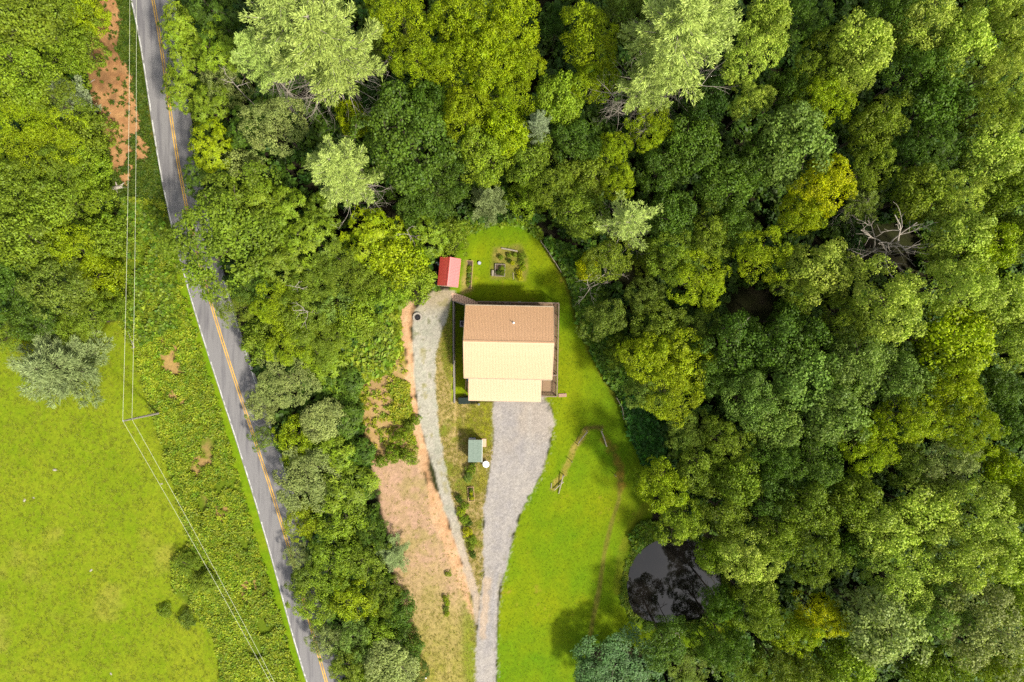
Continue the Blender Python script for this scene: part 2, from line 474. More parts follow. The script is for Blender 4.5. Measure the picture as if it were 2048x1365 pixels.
# upper verge, tree shade put into the darker grass colour
paint(area(POLY['topverge'], 5, 8), shade((66, 84, 16), (92, 104, 22), t1), 2)
# weeds area base
wd = shade((108, 130, 22), (142, 148, 34), t1)
paint(area(POLY['weeds'], 5, 6), wd, 2)
clayspots = sstep(.42, .62, N_B2 + .34 * (N_FINE - .5)) * sstep(40, 10, line_d([(335, 670), (350, 790), (375, 850), (410, 940), (445, 1010), (470, 1090), (500, 1190)])) * area(POLY['weeds'], 5, 6)
paint(clayspots * .85, shade((205, 165, 105), (190, 150, 100), t3))
# mown strip beside the road
ms = sstep(-26, -20, ROAD_IN + (N_MID - .5) * 14) * sstep(60, 20, np.abs(PXX - RL)) * (PXX < (RL + RR) / 2) * sstep(380, 520, PYY)
paint(ms, shade((118, 158, 4), (140, 160, 20), t1), 2)
ms2 = sstep(-16, -10, ROAD_IN + (N_MID - .5) * 8) * (PXX < (RL + RR) / 2) * (PYY < 480)
paint(ms2, shade((62, 88, 14), (90, 104, 22), t1), 2)  # upper stretch of the strip, tree shade put into the tone
# clay bank
ca = area(POLY['clay'], 6, 12)
paint(ca, shade((216, 168, 112), (186, 132, 86), t3 * .6 + t1 * .4), 3)
paint(ca * sstep(.68, .76, N_MID) * .9, shade((70, 92, 20), (98, 110, 30), t3))
paint(ca * sstep(.62, .75, N_B2) * .7, shade((150, 110, 74), (120, 88, 60), t3))
paint(sstep(.58, .66, N_FINE * .5 + N_B2 * .5) * sstep(30, 10, line_d([(248, 125), (268, 190), (282, 290), (270, 330)])) * .8, shade((208, 150, 96), (178, 126, 80), t3))
# slope above the drive
sl = area(POLY['slope'], 6, 12)
paint(sl, shade((126, 150, 14), (168, 165, 44), t1), 7)
paint(sl * sstep(.44, .56, N_B2 * .55 + N_FINE * .45) * sstep(640, 720, PYY) * .9, shade((222, 178, 136), (200, 164, 104), t3))
# bare yard
ya = area(POLY['yard'], 5, 7)
ty = np.clip((PYY - 1080) / 220 + (N_MID - .5) * 1.2, 0, 1)
yc = shade((216, 176, 146), (200, 168, 126), t3) * (1 - ty[..., None]) + shade((166, 164, 62), (196, 172, 112), t1 * .6 + t3 * .4) * ty[..., None]
paint(ya, yc, 6)
paint(ya * .5 * sstep(.55, .7, N_MID), shade((172, 160, 84), (180, 165, 100), t3))
paint(ya * sstep(1190, 1330, PYY + (PXX - 900) * 1.6) * sstep(26, 4, np.abs(PXX - 938 - (PYY - 1250) * .05)) * .8, shade((120, 146, 14), (150, 158, 40), t1))
# strip between the drives
st = area(POLY['strip'], 3, 4)
paint(st, shade((176, 158, 92), (196, 170, 118), t3 * .7 + t1 * .3), 5)
paint(st * sstep(.5, .62, N_MID) * .9, shade((140, 146, 40), (120, 138, 24), t3))
gl = sstep(10, -6, sdf([(905, 590), (930, 600), (930, 790), (915, 760), (885, 705), (890, 660)]) + (N_MID - .5) * 14)
paint(gl, shade((92, 110, 18), (122, 128, 34), t1), 5)  # green grass left of the house, with its shadow partly painted into the tone
gl = sstep(8, -6, sdf([(962, 806), (984, 806), (986, 860), (980, 900), (962, 890), (940, 880), (925, 860), (935, 825)]) + (N_MID - .5) * 12)
paint(gl * .9, shade((140, 150, 14), (160, 158, 30), t1), 5)
gl = sstep(6, -5, sdf([(958, 930), (972, 930), (978, 960), (968, 985), (955, 985)]) + (N_MID - .5) * 8)
paint(gl * .8, shade((150, 152, 24), (168, 160, 50), t1))
# lawn
la = area(POLY['lawn'], 3, 3.5)
lc = shade((106, 148, 3), (150, 162, 6), np.clip(t2 * .7 + t1 * .3, 0, 1))
mow = 0.5 + 0.5 * np.sin((PXX * .96 + PYY * .28) / 4.2 + N_BIG * 5)
lc = lc * (1 + .05 * (mow - .5)[..., None])
lc = lc * (1 - .55 * sstep(1180, 1280, PXX + (N_BIG - .5) * 60 - (PYY - 900) * .12)[..., None]) + A3(94, 124, 6)[None, None] * (.55 * sstep(1180, 1280, PXX + (N_BIG - .5) * 60 - (PYY - 900) * .12)[..., None])  # shade of the wood's trees painted into the lawn's right side
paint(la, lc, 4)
dry = sstep(.68, .76, N_FINE * .6 + N_MID * .4) * sstep(.45, .6, N_BIG)
paint(la * dry * .6, shade((190, 160, 40), (176, 150, 60), t3))
# worn lines on the lawn
paint(la * sstep(7, 2, line_d([(1241, 955), (1238, 1000), (1222, 1050), (1208, 1110), (1200, 1170), (1188, 1230), (1180, 1275)]) + (N_MID - .5) * 5) * .8, shade((150, 140, 60), (120, 112, 40), t3))
paint(la * sstep(12, 3, line_d([(1210, 880), (1228, 905), (1240, 935), (1240, 980)]) + (N_FINE - .5) * 14) * .75, shade((170, 132, 52), (110, 104, 34), t3))
paint(la * sstep(9, 3, line_d([(1172, 865), (1150, 892), (1140, 922), (1122, 952), (1108, 975)]) + (N_FINE - .5) * 10) * .85, shade((186, 164, 84), (160, 148, 54), t3))
paint(la * sstep(6, 2, line_d([(1172, 857), (1204, 855)]) + (N_FINE - .5) * 6) * .8, shade((140, 118, 60), (90, 84, 34), t3))
paint(la * sstep(16, 4, line_d([(1290, 1012), (1262, 1060), (1245, 1110), (1238, 1180)]) + (N_FINE - .5) * 14) * .45, shade((150, 142, 40), (130, 134, 30), t3))
paint(la * sstep(7, 1, line_d([(1086, 490), (1112, 528), (1136, 575), (1150, 630), (1172, 690), (1204, 748), (1242, 815)]) + (N_FINE - .5) * 8) * .6, shade((124, 110, 40), (90, 92, 24), t3))
# kitchen garden ground
paint(sstep(6, -4, sdf([(985, 495), (1040, 490), (1052, 520), (1050, 560), (985, 558)]) + (N_MID - .5) * 14) * .8, shade((176, 152, 84), (128, 128, 50), t3))
paint(sstep(5, -3, sdf([(930, 525), (944, 522), (944, 585), (926, 590)]) + (N_FINE - .5) * 8) * .8, shade((200, 166, 110), (150, 140, 60), t3))
# west drive: clay edge, then gravel
oa = sstep(5, -5, sdf(POLY['orange']) + (N_MID - .5) * 22 + (N_FINE - .5) * 18 + 2)
paint(oa, shade((226, 190, 148), (218, 164, 116), t3 * .6 + t1 * .4), 6)
wa = sstep(2.5, -2.5, sdf(POLY['west']) + (N_MID - .5) * 7 + (N_FINE - .5) * 7)
wt = np.clip((PYY - 1020) / 120 + (N_MID - .5) * .8, 0, 1)
wc = shade((180, 178, 158), (196, 188, 172), t3) * (1 - wt[..., None]) + shade((208, 186, 158), (196, 178, 158), t3) * wt[..., None]
paint(wa, wc, 5 + 3)
paint(wa * sstep(.66, .74, N_FINE) * .6 * sstep(1000, 820, PYY), shade((130, 136, 84), (110, 120, 60), t1))
ctr = sstep(8, 2, np.abs(line_d([(850, 660), (852, 760), (862, 850), (884, 940), (900, 1010)])))
paint(wa * sstep(.52, .6, N_MID * .5 + N_FINE * .5) * ctr * .7, shade((150, 148, 96), (170, 160, 110), t1))
ends = wa * sstep(640, 600, PYY)
paint(ends * .6, shade((196, 170, 136), (180, 160, 110), t3))
DRV = sdf(POLY['drive'])
spill = (WHITE > .80) * sstep(11, 1, DRV + (N_MID - .5) * 14) * (DRV > -1)
paint(spill * .55, shade((190, 182, 165), (170, 164, 150), t3))
da = sstep(2.2, -2.2, DRV + (N_MID - .5) * 8 + (N_FINE - .5) * 9)
dc = shade((192, 184, 174), (176, 170, 167), np.clip(t4 * .5 + t3 * .5, 0, 1))
dc = dc * (1 - .35 * sstep(.5, .7, N_BIG)[..., None]) + A3(206, 188, 164)[None, None] * (.35 * sstep(.5, .7, N_BIG)[..., None])
paint(da, dc, 8)
paint(da * sstep(9, 2, np.abs(line_d([(975, 1160), (968, 1230), (965, 1275)])) + (N_FINE - .5) * 10) * .7, shade((218, 184, 144), (206, 172, 134), t3))
paint(da * sstep(7, 2, np.abs(line_d([(992, 1150), (985, 1230), (983, 1290)]))) * .35, shade((160, 160, 166), (150, 150, 158), t3))
for ln in ([(1000, 815), (1000, 900), (985, 1000), (977, 1080), (975, 1170), (965, 1260), (962, 1400)], [(1060, 815), (1058, 900), (1030, 985), (1008, 1080), (995, 1170), (984, 1260), (983, 1400)]):
    paint(da * sstep(6, 1, line_d(ln) + (N_FINE - .5) * 6) * .35, shade((206, 198, 188), (196, 190, 182), t3))
paint(da * sstep(.60, .70, N_FINE * .6 + N_B2 * .4) * sstep(-14, -3, DRV) * .55, shade((150, 150, 96), (166, 160, 120), t3))
paint(da * sstep(16, 6, np.hypot(PXX - 1090, PYY - 815)) * .5 * sstep(.45, .6, N_FINE), shade((120, 120, 120), (100, 100, 100), t3))
# pond bed and bank
paint(sstep(3, -2, POND_D + (N_FINE - .5) * 4), shade((44, 40, 30), (36, 32, 24), t1), 9)
paint(sstep(9, 3, np.abs(POND_D - 4) + (N_FINE - .5) * 6) * .6, shade((74, 104, 14), (58, 88, 12), t3))
TONE *= (0.90 + 0.20 * WHITE)[..., None]

ZN = {0: ("forest_floor", 'soil'), 1: ("pasture", 'grass'), 2: ("roadside_verge", 'grass'), 3: ("clay_bank", 'soil'), 4: ("lawn", 'lawn'),
      5: ("dry_grass_strip", 'soil'), 6: ("bare_yard", 'soil'), 7: ("weedy_slope", 'grass'), 8: ("gravel_driveway", 'gravel'), 9: ("pond_bed", 'soil')}
# wheel tracks, weeds and spilt stones round the gravel
GM = {'soil': ground_mat("ground_soil", [1.3, 5.0], .28, .6, .10), 'grass': ground_mat("ground_grass", [1.2, 5.0], .24, .5, .08),
      'lawn': ground_mat("lawn_grass", [1.5, 6.0], .16, .3, .04), 'gravel': ground_mat("gravel", [2.0, 7.0], .16, .5, .05, vor=.16)}
vid = np.arange(nx * ny).reshape(ny, nx)
quads = np.stack([vid[:-1, :-1], vid[:-1, 1:], vid[1:, 1:], vid[1:, :-1]], -1).reshape(-1, 4)
fz = ZONE.ravel()[quads].max(axis=1)
V3 = np.stack([XX, YY, Z], -1).reshape(-1, 3)
T3 = TONE.reshape(-1, 3)
for zi, (nm, mk) in ZN.items():
    q = quads[fz == zi]
    if not len(q): continue
    used, inv = np.unique(q, return_inverse=True)
    me = np_mesh(nm, V3[used], inv.reshape(-1, 4), smooth=True)
    at_ = me.color_attributes.new("tone", 'FLOAT_COLOR', 'POINT')
    at_.data.foreach_set("color", np.concatenate([T3[used], np.ones((len(used), 1))], 1).astype(np.float32).ravel())
    tag(link(nm, me, GM[mk]), kind='structure')
# country beyond the picture
mb = MB(); E = 1600
for (x0, x1, y0, y1) in ((-E, GX0, -E, E), (GX1, E, -E, E), (GX0, GX1, GY1, E), (GX0, GX1, -E, GY0)):
    mb.add([(x0, y0, 0), (x1, y0, 0), (x1, y1, 0), (x0, y1, 0)], [(0, 1, 2, 3)])
tag(mb.build("ground", surf("far_ground", A(62, 70, 30), A(80, 92, 34), .05, bump=0)), kind='structure')

# pond water, its surface a little under the banks
mb = MB()
mb.add([at(1024 + (x - 1350) * 1.06 + 326, 682.5 + (y - 1163) * 1.06 + 480.5) + Vector((0, 0, -0.44)) for x, y in POND[::-1]], [tuple(range(len(POND)))])
tag(mb.build("pond_water", M['water']), kind='structure')

# road sheet and its painted lines
def ribbon(name, fl, fr, mat, z, y0=-60, y1=1430, step=8, wob=0.0, gap=None, seed=0):
    rg = np.random.default_rng(seed); mb = MB(); prev = None
    y = y0
    while y <= y1:
        xl = fl(y) + (rg.random() - .5) * wob; xr = fr(y) + (rg.random() - .5) * wob
        cur = (at(xl, y) + Vector((0, 0, z)), at(xr, y) + Vector((0, 0, z)))
        if prev and not (gap and gap(y)):
            mb.add([prev[0], cur[0], cur[1], prev[1]], [(0, 1, 2, 3)])
        prev = cur; y += step
    return tag(mb.build(name, mat), kind='structure')
def smoothrow(col):
    # a smooth curve through the surveyed points
    c = np.polyfit(ry, col, 5)
    return lambda y: float(np.polyval(c, y))
fL, fC, fR = smoothrow(rl), smoothrow(rc), smoothrow(rr)
ribbon("road", lambda y: fL(y) - 1.5, lambda y: fR(y) + 5, M['asphalt'], 0.012)
gl_ = [(68, 76), (225, 242), (366, 384), (462, 486), (712, 728), (920, 936), (1030, 1046)]
ribbon("road_edge_line", lambda y: fL(y) - .6, lambda y: fL(y) + 1.6, M['white'], 0.018, step=4, wob=0.9, gap=lambda y: any(a < y < b for a, b in gl_), seed=1)
ribbon("road_edge_line", lambda y: fR(y) - .8, lambda y: fR(y) + 1.2, M['white'], 0.018, step=4, wob=0.7, gap=lambda y: (y // 29) % 5 == 3, seed=2)
ribbon("road_centre_line", lambda y: fC(y) - 3.2, lambda y: fC(y) - 1.0, M['yellow'], 0.018, step=8)
ribbon("road_centre_line", lambda y: fC(y) + 1.0, lambda y: fC(y) + 3.2, M['yellow'], 0.018, step=8)
# ------------------------------------------------------------------ foliage builders
def unit(v):
    return v / (np.linalg.norm(v, axis=-1, keepdims=True) + 1e-9)

def leaf_quads(c, axis, nrm, length, width, fold=0.12):
    """rhombic leaves: base point c, growing along axis, facing nrm"""
    side = unit(np.cross(axis, nrm))
    n = len(c)
    L = length[:, None]; W = width[:, None]
    p0 = c; p2 = c + axis * L
    mid = c + axis * L * 0.5
    up = nrm * (L * fold)
    p1 = mid + side * W * 0.5 + up * .6; p3 = mid - side * W * 0.5 + up * .6
    p2 = p2 - nrm * (L * fold)
    v = np.stack([p0, p1, p2, p3], 1).reshape(-1, 3)
    f = np.arange(4 * n).reshape(n, 4)
    return v, f

def rand_dirs(rg, n):
    return unit(rg.normal(size=(n, 3)))

def sphere_points(rg, n, zmin=-1.0, jitter=0.25):
    i = np.arange(n) + 0.5
    z = 1 - (1 - zmin) * i / n
    ph = i * 2.399963 + rg.random() * 6.28
    r = np.sqrt(np.maximum(0, 1 - z * z))
    p = np.stack([r * np.cos(ph), r * np.sin(ph), z], -1)
    return unit(p + rg.normal(size=p.shape) * jitter)

def crown_mesh(name, v, f, lv):
    me = np_mesh(name, v, f)
    a = me.color_attributes.new("lv", 'FLOAT_COLOR', 'POINT')
    col = np.ones((len(v), 4), np.float32); col[:, :3] = np.repeat(lv, 4, axis=0)
    a.data.foreach_set("color", col.ravel())
    return me

def leafy(name, seed, axes, zc, lobes, lobe_r, tufts, leaves, L, Wd, tuft_r, zmin=-0.35, spiky=0.0, droop=0.0, depth=(.56, .94), updir=.5, gaps=0.0):
    """a broad crown: lobes on an ellipsoid, tufts on the lobes, leaves on the tufts"""
    rg = np.random.default_rng(seed)
    st = rg.uniform(.84, 1.14); ax = np.array(axes) * np.array([st, 1 / st, 1])
    d = sphere_points(rg, lobes, zmin, .22)
    if gaps: d = d[rg.random(len(d)) > gaps]
    bump_ = 1 + .26 * np.sin(d[:, 0] * 3 + seed) * np.cos(d[:, 1] * 3.3 + seed * 1.7)
    lc = d * ax * (rg.uniform(depth[0], depth[1], (len(d), 1))) * bump_[:, None]
    lr = rg.uniform(lobe_r[0], lobe_r[1], len(d))
    tv = []; tn = []; tl = []
    for k in range(len(d)):
        n = int(tufts * (lr[k] / lobe_r[1]) ** 2) + 4
        dd = rand_dirs(rg, n * 2)
        out = unit(d[k] + np.array([0, 0, .55]))
        s = dd @ out
        dd = dd[np.argsort(-s)[:n]]
        rad = lr[k] * rg.uniform(.72, 1.06, (n, 1)) * np.array([1, 1, .85])
        tv.append(lc[k] + dd * rad); tn.append(unit(dd * .8 + out * .4 + np.array([0, 0, updir])))
        tl.append(np.stack([np.full(n, rg.normal(.0, .12)) + rg.normal(0, .16, n), np.full(n, rg.normal(0, .12)) + rg.normal(0, .12, n), np.zeros(n)], -1))
    # inner tufts that close the crown
    ni = int(lobes * tufts * .10)
    di = rand_dirs(rg, ni); di[:, 2] = np.abs(di[:, 2]) * .9 - .25
    tv.append(di * ax * rg.uniform(.25, .5, (ni, 1))); tn.append(unit(di + np.array([0, 0, .6])))
    tl.append(np.stack([rg.normal(0, .1, ni), rg.normal(0, .1, ni), np.zeros(ni)], -1))
    tv = np.concatenate(tv); tn = np.concatenate(tn); tl = np.concatenate(tl)
    m = len(tv)
    C = np.repeat(tv, leaves, 0); NN = np.repeat(tn, leaves, 0); TL = np.repeat(tl, leaves, 0)
    q = rand_dirs(rg, len(C))
    t = unit(q - NN * np.sum(q * NN, 1, keepdims=True))          # across the tuft
    if spiky:
        axis = unit(t + NN * rg.uniform(.05, .7, (len(C), 1)) - np.array([0, 0, droop]))
        base = C + NN * rg.uniform(-.1, .15, (len(C), 1))
        nrm = unit(NN + rg.normal(size=C.shape) * .25)
    else:
        el = np.arccos(rg.uniform(-.15, 1, (len(C), 1)))
        dome = NN * np.cos(el) + t * np.sin(el)
        base = C + dome * tuft_r * rg.uniform(.75, 1.1, (len(C), 1))
        axis = unit(t + rg.normal(size=C.shape) * .5)
        nrm = unit(dome + np.array([0, 0, .25]) + rg.normal(size=C.shape) * .30)
    axis = unit(axis - nrm * np.sum(axis * nrm, 1, keepdims=True) * .8)
    ln = L * rg.uniform(.7, 1.3, len(C)); wd = Wd * rg.uniform(.75, 1.25, len(C))
    v, f = leaf_quads(base + np.array([0, 0, zc]), axis, nrm, ln, wd)
    lv = np.clip(np.stack([.5 + TL[:, 0] + rg.normal(0, .16, len(C)), .5 + TL[:, 1] + rg.normal(0, .12, len(C)), rg.random(len(C))], -1), 0, 1)
    return crown_mesh(name, v, f, lv)

class Twigs:
    """tapering limbs gathered into one mesh"""
    def __init__(self): self.v = []; self.f = []; self.n = 0
    def limb(self, pts, r0, r1, n=5):
        pts = np.asarray(pts, float); m = len(pts)
        d = np.gradient(pts, axis=0); d = unit(d)
        u = np.where(np.abs(d[:, 2:3]) < .9, np.array([[0, 0, 1.0]]), np.array([[1.0, 0, 0]]))
        x = unit(np.cross(d, u)); y = np.cross(x, d)
        r = np.linspace(r0, r1, m)[:, None, None]
        a = np.arange(n) * 2 * np.pi / n
        ring = pts[:, None] + (x[:, None] * np.cos(a)[None, :, None] + y[:, None] * np.sin(a)[None, :, None]) * r
        self.v.append(ring.reshape(-1, 3))
        i = np.arange(m - 1)[:, None] * n + self.n; k = np.arange(n)[None]
        self.f.append(np.stack([i + k, i + (k + 1) % n, i + n + (k + 1) % n, i + n + k], -1).reshape(-1, 4))
        self.n += m * n
    def grow(self, rg, p, d, length, r, depth, bend=.25, up=.1, split=3):
        k = 5
        pts = [np.array(p, float)]; dd = unit(np.array(d, float))
        for i in range(k):
            dd = unit(dd + rg.normal(size=3) * bend * .5 + np.array([0, 0, up * .3]))
            pts.append(pts[-1] + dd * length / k)
        self.limb(pts, r, r * .45, 5 if r > .04 else 4)
        if depth > 0:
            for j in range(split):
                i = rg.integers(2, k + 1)
                q = unit(dd + rg.normal(size=3) * .75 + np.array([0, 0, up]))
                self.grow(rg, pts[i], q, length * rg.uniform(.45, .72), r * .5, depth - 1, bend, up, split)
    def mesh(self, name):
        return np_mesh(name, np.concatenate(self.v), np.concatenate(self.f), smooth=True)

def trunk_mesh(name, seed, h, r, fork, spread, n=7):
    rg = np.random.default_rng(seed); t = Twigs()
    pts = [np.array([0, 0, -.3])]
    for i in range(6):
        pts.append(np.array([rg.normal(0, .08) * i * .5, rg.normal(0, .08) * i * .5, h * (i + 1) / 6]))
    t.limb(pts, r, r * .35, 8)
    for i in range(n):
        z = rg.uniform(fork, .95); k = min(int(z * 6), 5)
        p = pts[k] + (pts[k + 1] - pts[k]) * (z * 6 - k)
        a = i * 2.4 + rg.random()
        t.grow(rg, p, (math.cos(a), math.sin(a), .8), spread * rg.uniform(.7, 1), r * .42, 1, .25, .15, 2)
    return t.mesh(name)

def pine_parts(name, seed, h, R, zlow, zbare, dens=1.0, star=1.0):
    """whorled pine: green plumes above zlow, bare dead limbs between zbare and zlow"""
    rg = np.random.default_rng(seed); tw = Twigs()
    tw.limb([[0, 0, -.3], [.05, 0, h * .5], [0, .05, h * .98]], .32, .05, 8)
    B = []; AX = []; NR = []; LV = []
    nw = int((h - zlow) / 1.0)
    for w in range(nw):
        fz = (w + .5) / nw
        z = zlow + (h - zlow) * fz
        rad = R * 1.12 * min(1, .55 + fz * 2.2) * (1 - fz) ** .8 + .4
        nb = rg.integers(5, 8)
        a0 = rg.random() * 6.28
        for b in range(nb):
            a = a0 + b * 6.283 / nb + rg.normal(0, .14); ln = rad * rg.uniform(.55, 1.3)
            d = np.array([math.cos(a), math.sin(a), 0]); side = np.array([-d[1], d[0], 0])
            rise = rg.uniform(.12, .38)
            pts = [np.array([0, 0, z]) + d * ln * s + np.array([0, 0, ln * rise * s * s + .1 * ln * s]) for s in (0, .33, .66, 1)]
            tw.limb(pts, .06, .015, 4)
            for s in np.arange(.28, 1.02, .11 / dens / max(.6, ln / 3)):
                p = pts[0] + d * ln * s + np.array([0, 0, ln * rise * s * s + .1 * ln * s])
                spread = (.16 + ln * .17) * (1.1 - s * .75)
                for sd in (-1, 0, 1):
                    q = p + side * sd * spread * rg.uniform(.5, 1.0) + rg.normal(size=3) * .08
                    dirn = unit(d * .9 + side * sd * .6 + np.array([0, 0, .35]))
                    nl = 12
                    B.append(q + rg.normal(size=(nl, 3)) * .12)
                    AX.append(unit(dirn + rg.normal(size=(nl, 3)) * .45))
                    NR.append(unit(np.array([0, 0, 1.0]) + rg.normal(size=(nl, 3)) * .45))
                    c0 = rg.normal(.5, .1)
                    LV.append(np.stack([np.clip(c0 + rg.normal(0, .15, nl), 0, 1), np.clip(rg.normal(.5, .15, nl), 0, 1), rg.random(nl)], -1))
    B = np.concatenate(B); AX = np.concatenate(AX); NR = np.concatenate(NR); LV = np.concatenate(LV)
    NR = unit(NR - AX * np.sum(NR * AX, 1, keepdims=True))
    v, f = leaf_quads(B, AX, NR, .42 * rg.uniform(.7, 1.3, len(B)), .085 * rg.uniform(.7, 1.3, len(B)), .05)
    crown = crown_mesh(name + "_crown", v, f, LV)
    if zbare < zlow:
        for i in range(int((zlow - zbare) * 4.2)):
            z = rg.uniform(zbare, zlow); a = rg.random() * 6.28
            tw.grow(rg, [0, 0, z], (math.cos(a), math.sin(a), rg.uniform(-.3, .1)), R * rg.uniform(.55, 1.1), .06, 2, .22, -.05, 3)
    return crown, tw.mesh(name + "_trunk")

# crown and trunk pairs of each kind: (crown, trunk, crown radius, total height, height of the widest part)
KIND = {}
def reg(k, c, t, R, h, zc, lm='leaf', bm='bark'):
    c.materials.append(M[lm]); t.materials.append(M[bm])
    KIND.setdefault(k, []).append((c, t, R, h, zc))
for i in range(4):
    q_ = (.82, 1.0, 1.18, 1.4)[i]
    reg('oak', leafy("oak_crown", 100 + i, (5, 5, 4.2), 13.2, 38, (.9, 1.75), int(17 / q_), 22, .26 * q_, .18 * q_, .42 * q_, gaps=.1), trunk_mesh("oak_trunk", 100 + i, 14, .32, .45, 4), 5, 17.6, 13.6)
for i in range(3):
    q_ = (.85, 1.0, 1.25)[i]
    reg('fine', leafy("fine_crown", 200 + i, (4.8, 4.8, 4.6), 12.4, 56, (.65, 1.3), int(20 / q_), 15, .22 * q_, .13 * q_, .30 * q_, depth=(.62, .95), gaps=.06), trunk_mesh("fine_trunk", 200 + i, 13, .28, .4, 3.6), 5, 17.2, 12.8)
for i in range(3):
    reg('rosette', leafy("rosette_crown", 300 + i, (4.5, 4.5, 4), 11, 38, (.8, 1.5), 11, 15, .60, .13, .3, gaps=.1, spiky=1, droop=.15, depth=(.65, .95)), trunk_mesh("rosette_trunk", 300 + i, 12, .26, .4, 3.6), 5, 15.5, 11.3)
for i in range(3):
    q_ = (.8, 1.05, 1.35)[i]
    reg('low', leafy("low_crown", 400 + i, (4, 4, 3.4), 4.2, 44, (.6, 1.3), int(15 / q_), 18, .23 * q_, .15 * q_, .34 * q_, zmin=-.75, gaps=.1), trunk_mesh("low_trunk", 400 + i, 5, .16, .25, 2.6), 4, 7.7, 4.4)
for i in range(2):
    reg('sumac', leafy("sumac_crown", 500 + i, (3.8, 3.8, 2.8), 3.6, 32, (.8, 1.3), 9, 14, .78, .17, .3, zmin=-.5, spiky=1, droop=.3), trunk_mesh("sumac_trunk", 500 + i, 4, .12, .25, 2.4), 4, 6.6, 3.8)
for i in range(3):
    reg('bush', leafy("bush_crown", 600 + i, (1.6, 1.6, 1.1), .9, 16, (.45, .75), 12, 10, .22, .14, .2, zmin=-.4), trunk_mesh("bush_trunk", 600 + i, 1.1, .05, .2, .8, 4), 1.8, 2.2, .9)
c_, t_ = pine_parts("pine", 700, 26, 5, 13, 6); reg('pine', c_, t_, 5, 26, 17, 'needle', 'deadwood')
c_, t_ = pine_parts("pine", 701, 26, 5, 12.5, 6, 1.0); reg('pine', c_, t_, 5, 26, 17, 'needle', 'deadwood')
c_, t_ = pine_parts("lowpine", 710, 13, 5, 2, 2, 1.15); reg('lowpine', c_, t_, 5, 13, 5, 'needle', 'bark')
c_, t_ = pine_parts("thinpine", 720, 17, 4, 9, 6, .7); reg('thinpine', c_, t_, 4, 17, 12, 'needle', 'deadwood')

TINT = {'G': (126, 148, 34), 'D': (88, 118, 28), 'K': (64, 96, 22), 'Y': (156, 176, 14), 'L': (176, 196, 72), 'B': (152, 168, 104), 'T': (86, 122, 62), 'O': (150, 164, 86), 'P': (182, 202, 100),
        'Q': (198, 202, 8), 'R': (138, 164, 34), 'U': (124, 152, 60), 'W': (172, 190, 140), 'N': (118, 140, 44)}
GROUPS = {}
def tree(px, py, r, h, kind, tint, label, group, cat="tree", name=None):
    """crown seen at photo point px, py with apparent radius r; h metres tall"""
    v = KIND[kind][RNG.integers(len(KIND[kind]))]
    c, t, R, ht, zc = v
    sz = h / ht
    z = zc * sz
    p = at(px, py, z)
    g = gz(p.x, p.y)
    if group.startswith('trees of the wide forest'): r = r * .96
    sx = r * S * (H - z) / H / R
    if name is None:
        name = {'pine': 'pine_tree', 'lowpine': 'pine_tree', 'thinpine': 'pine_tree', 'sumac': 'sumac_tree', 'bush': 'shrub', 'low': 'roadside_tree'}.get(kind, 'broadleaf_tree')
    e = thing(name, label, cat, (p.x, p.y, g), RNG.random() * 6.283, group)
    e.scale = (sx * RNG.uniform(.94, 1.06), sx * RNG.uniform(.94, 1.06), sz)
    co = bpy.data.objects.new("crown", c); COL.objects.link(co); co.parent = e
    b = np.array(A3(*TINT[tint], .70)) * RNG.uniform(.9, 1.1) * RNG.uniform(.97, 1.03, 3)
    co.color = (*b, 1)
    to = bpy.data.objects.new("trunk", t); COL.objects.link(to); to.parent = e
    return e
# ------------------------------------------------------------------ the trees, one by one
def rows(group, text):
    for ln in text.strip().splitlines():
        a, lab = ln.split("|")
        px, py, r, h, kind, tint = a.split()
        tree(float(px), float(py), float(r), float(h), kind, tint, lab.strip(), group, "shrub" if kind == 'bush' else "tree")

rows("trees of the woodland left of the road", """
45 45 72 16 oak G|big green oak crown in the top left corner of the woodland
128 22 55 11 low G|green oak at the top edge, second crown from the corner
178 30 38 7 low Y|narrow yellow-green tree at the upper end of the clay bank
38 145 66 17 oak R|fresh green crown on the left edge below the corner oak
118 118 62 11 low R|bright green oak reaching towards the clay bank's narrow neck
165 100 42 9 low G|small green tree overhanging the clay bank near the top
150 208 48 11 lowpine W|pale silvery pine top beside the wide part of the clay bank
45 222 58 15 fine Y|yellow-green fine leaved tree on the left edge, level with the silvery pine
104 198 48 14 oak G|mid green tree just left of the silvery pine
172 268 50 8 low G|fine leaved green tree where the woodland meets the clay bank
112 275 54 14 fine Y|yellowish tree below the silvery pine
48 312 58 15 fine Y|olive yellow dome on the left edge, above the darker oaks
165 335 52 8 low R|soft green tree above the pale driftwood stump
105 352 50 14 fine G|green fine leaved tree left of the pale driftwood stump
30 392 62 16 oak G|oak crown on the left edge, level with the driftwood stump
98 420 56 15 oak G|rounded oak crown below and left of the driftwood stump
180 408 52 8 low R|light green tree directly below the driftwood stump
50 482 66 17 oak G|large oak on the left edge halfway down the woodland
130 492 54 14 fine Y|yellow-green tree in the middle of the lower woodland
205 475 46 8 low R|low leafy tree at the woodland edge under the power lines
28 560 55 15 oak D|dark oak on the left edge beside the black gap
112 575 58 16 oak N|grey-green oak right of the black woodland gap
190 555 54 8 low Y|soft yellow-green tree near the woodland's roadside edge
160 640 50 10 fine G|green tree touching the top of the pale blue-green tree
68 622 48 13 oak D|dark crown above the rusty orange shrub
225 610 34 8 low G|small green tree beside the power lines above the fallen log
12 668 42 11 oak G|oak at the pasture's upper left corner
""")
rows("trees at the corner of the pasture", """
140 735 92 13 lowpine B|big pale blue-green tree standing at the corner of the pasture
46 686 24 6 low Q|small rusty orange tree beside the pale blue-green tree
100 668 36 8 low G|green tree squeezed behind the pale blue-green tree
""")
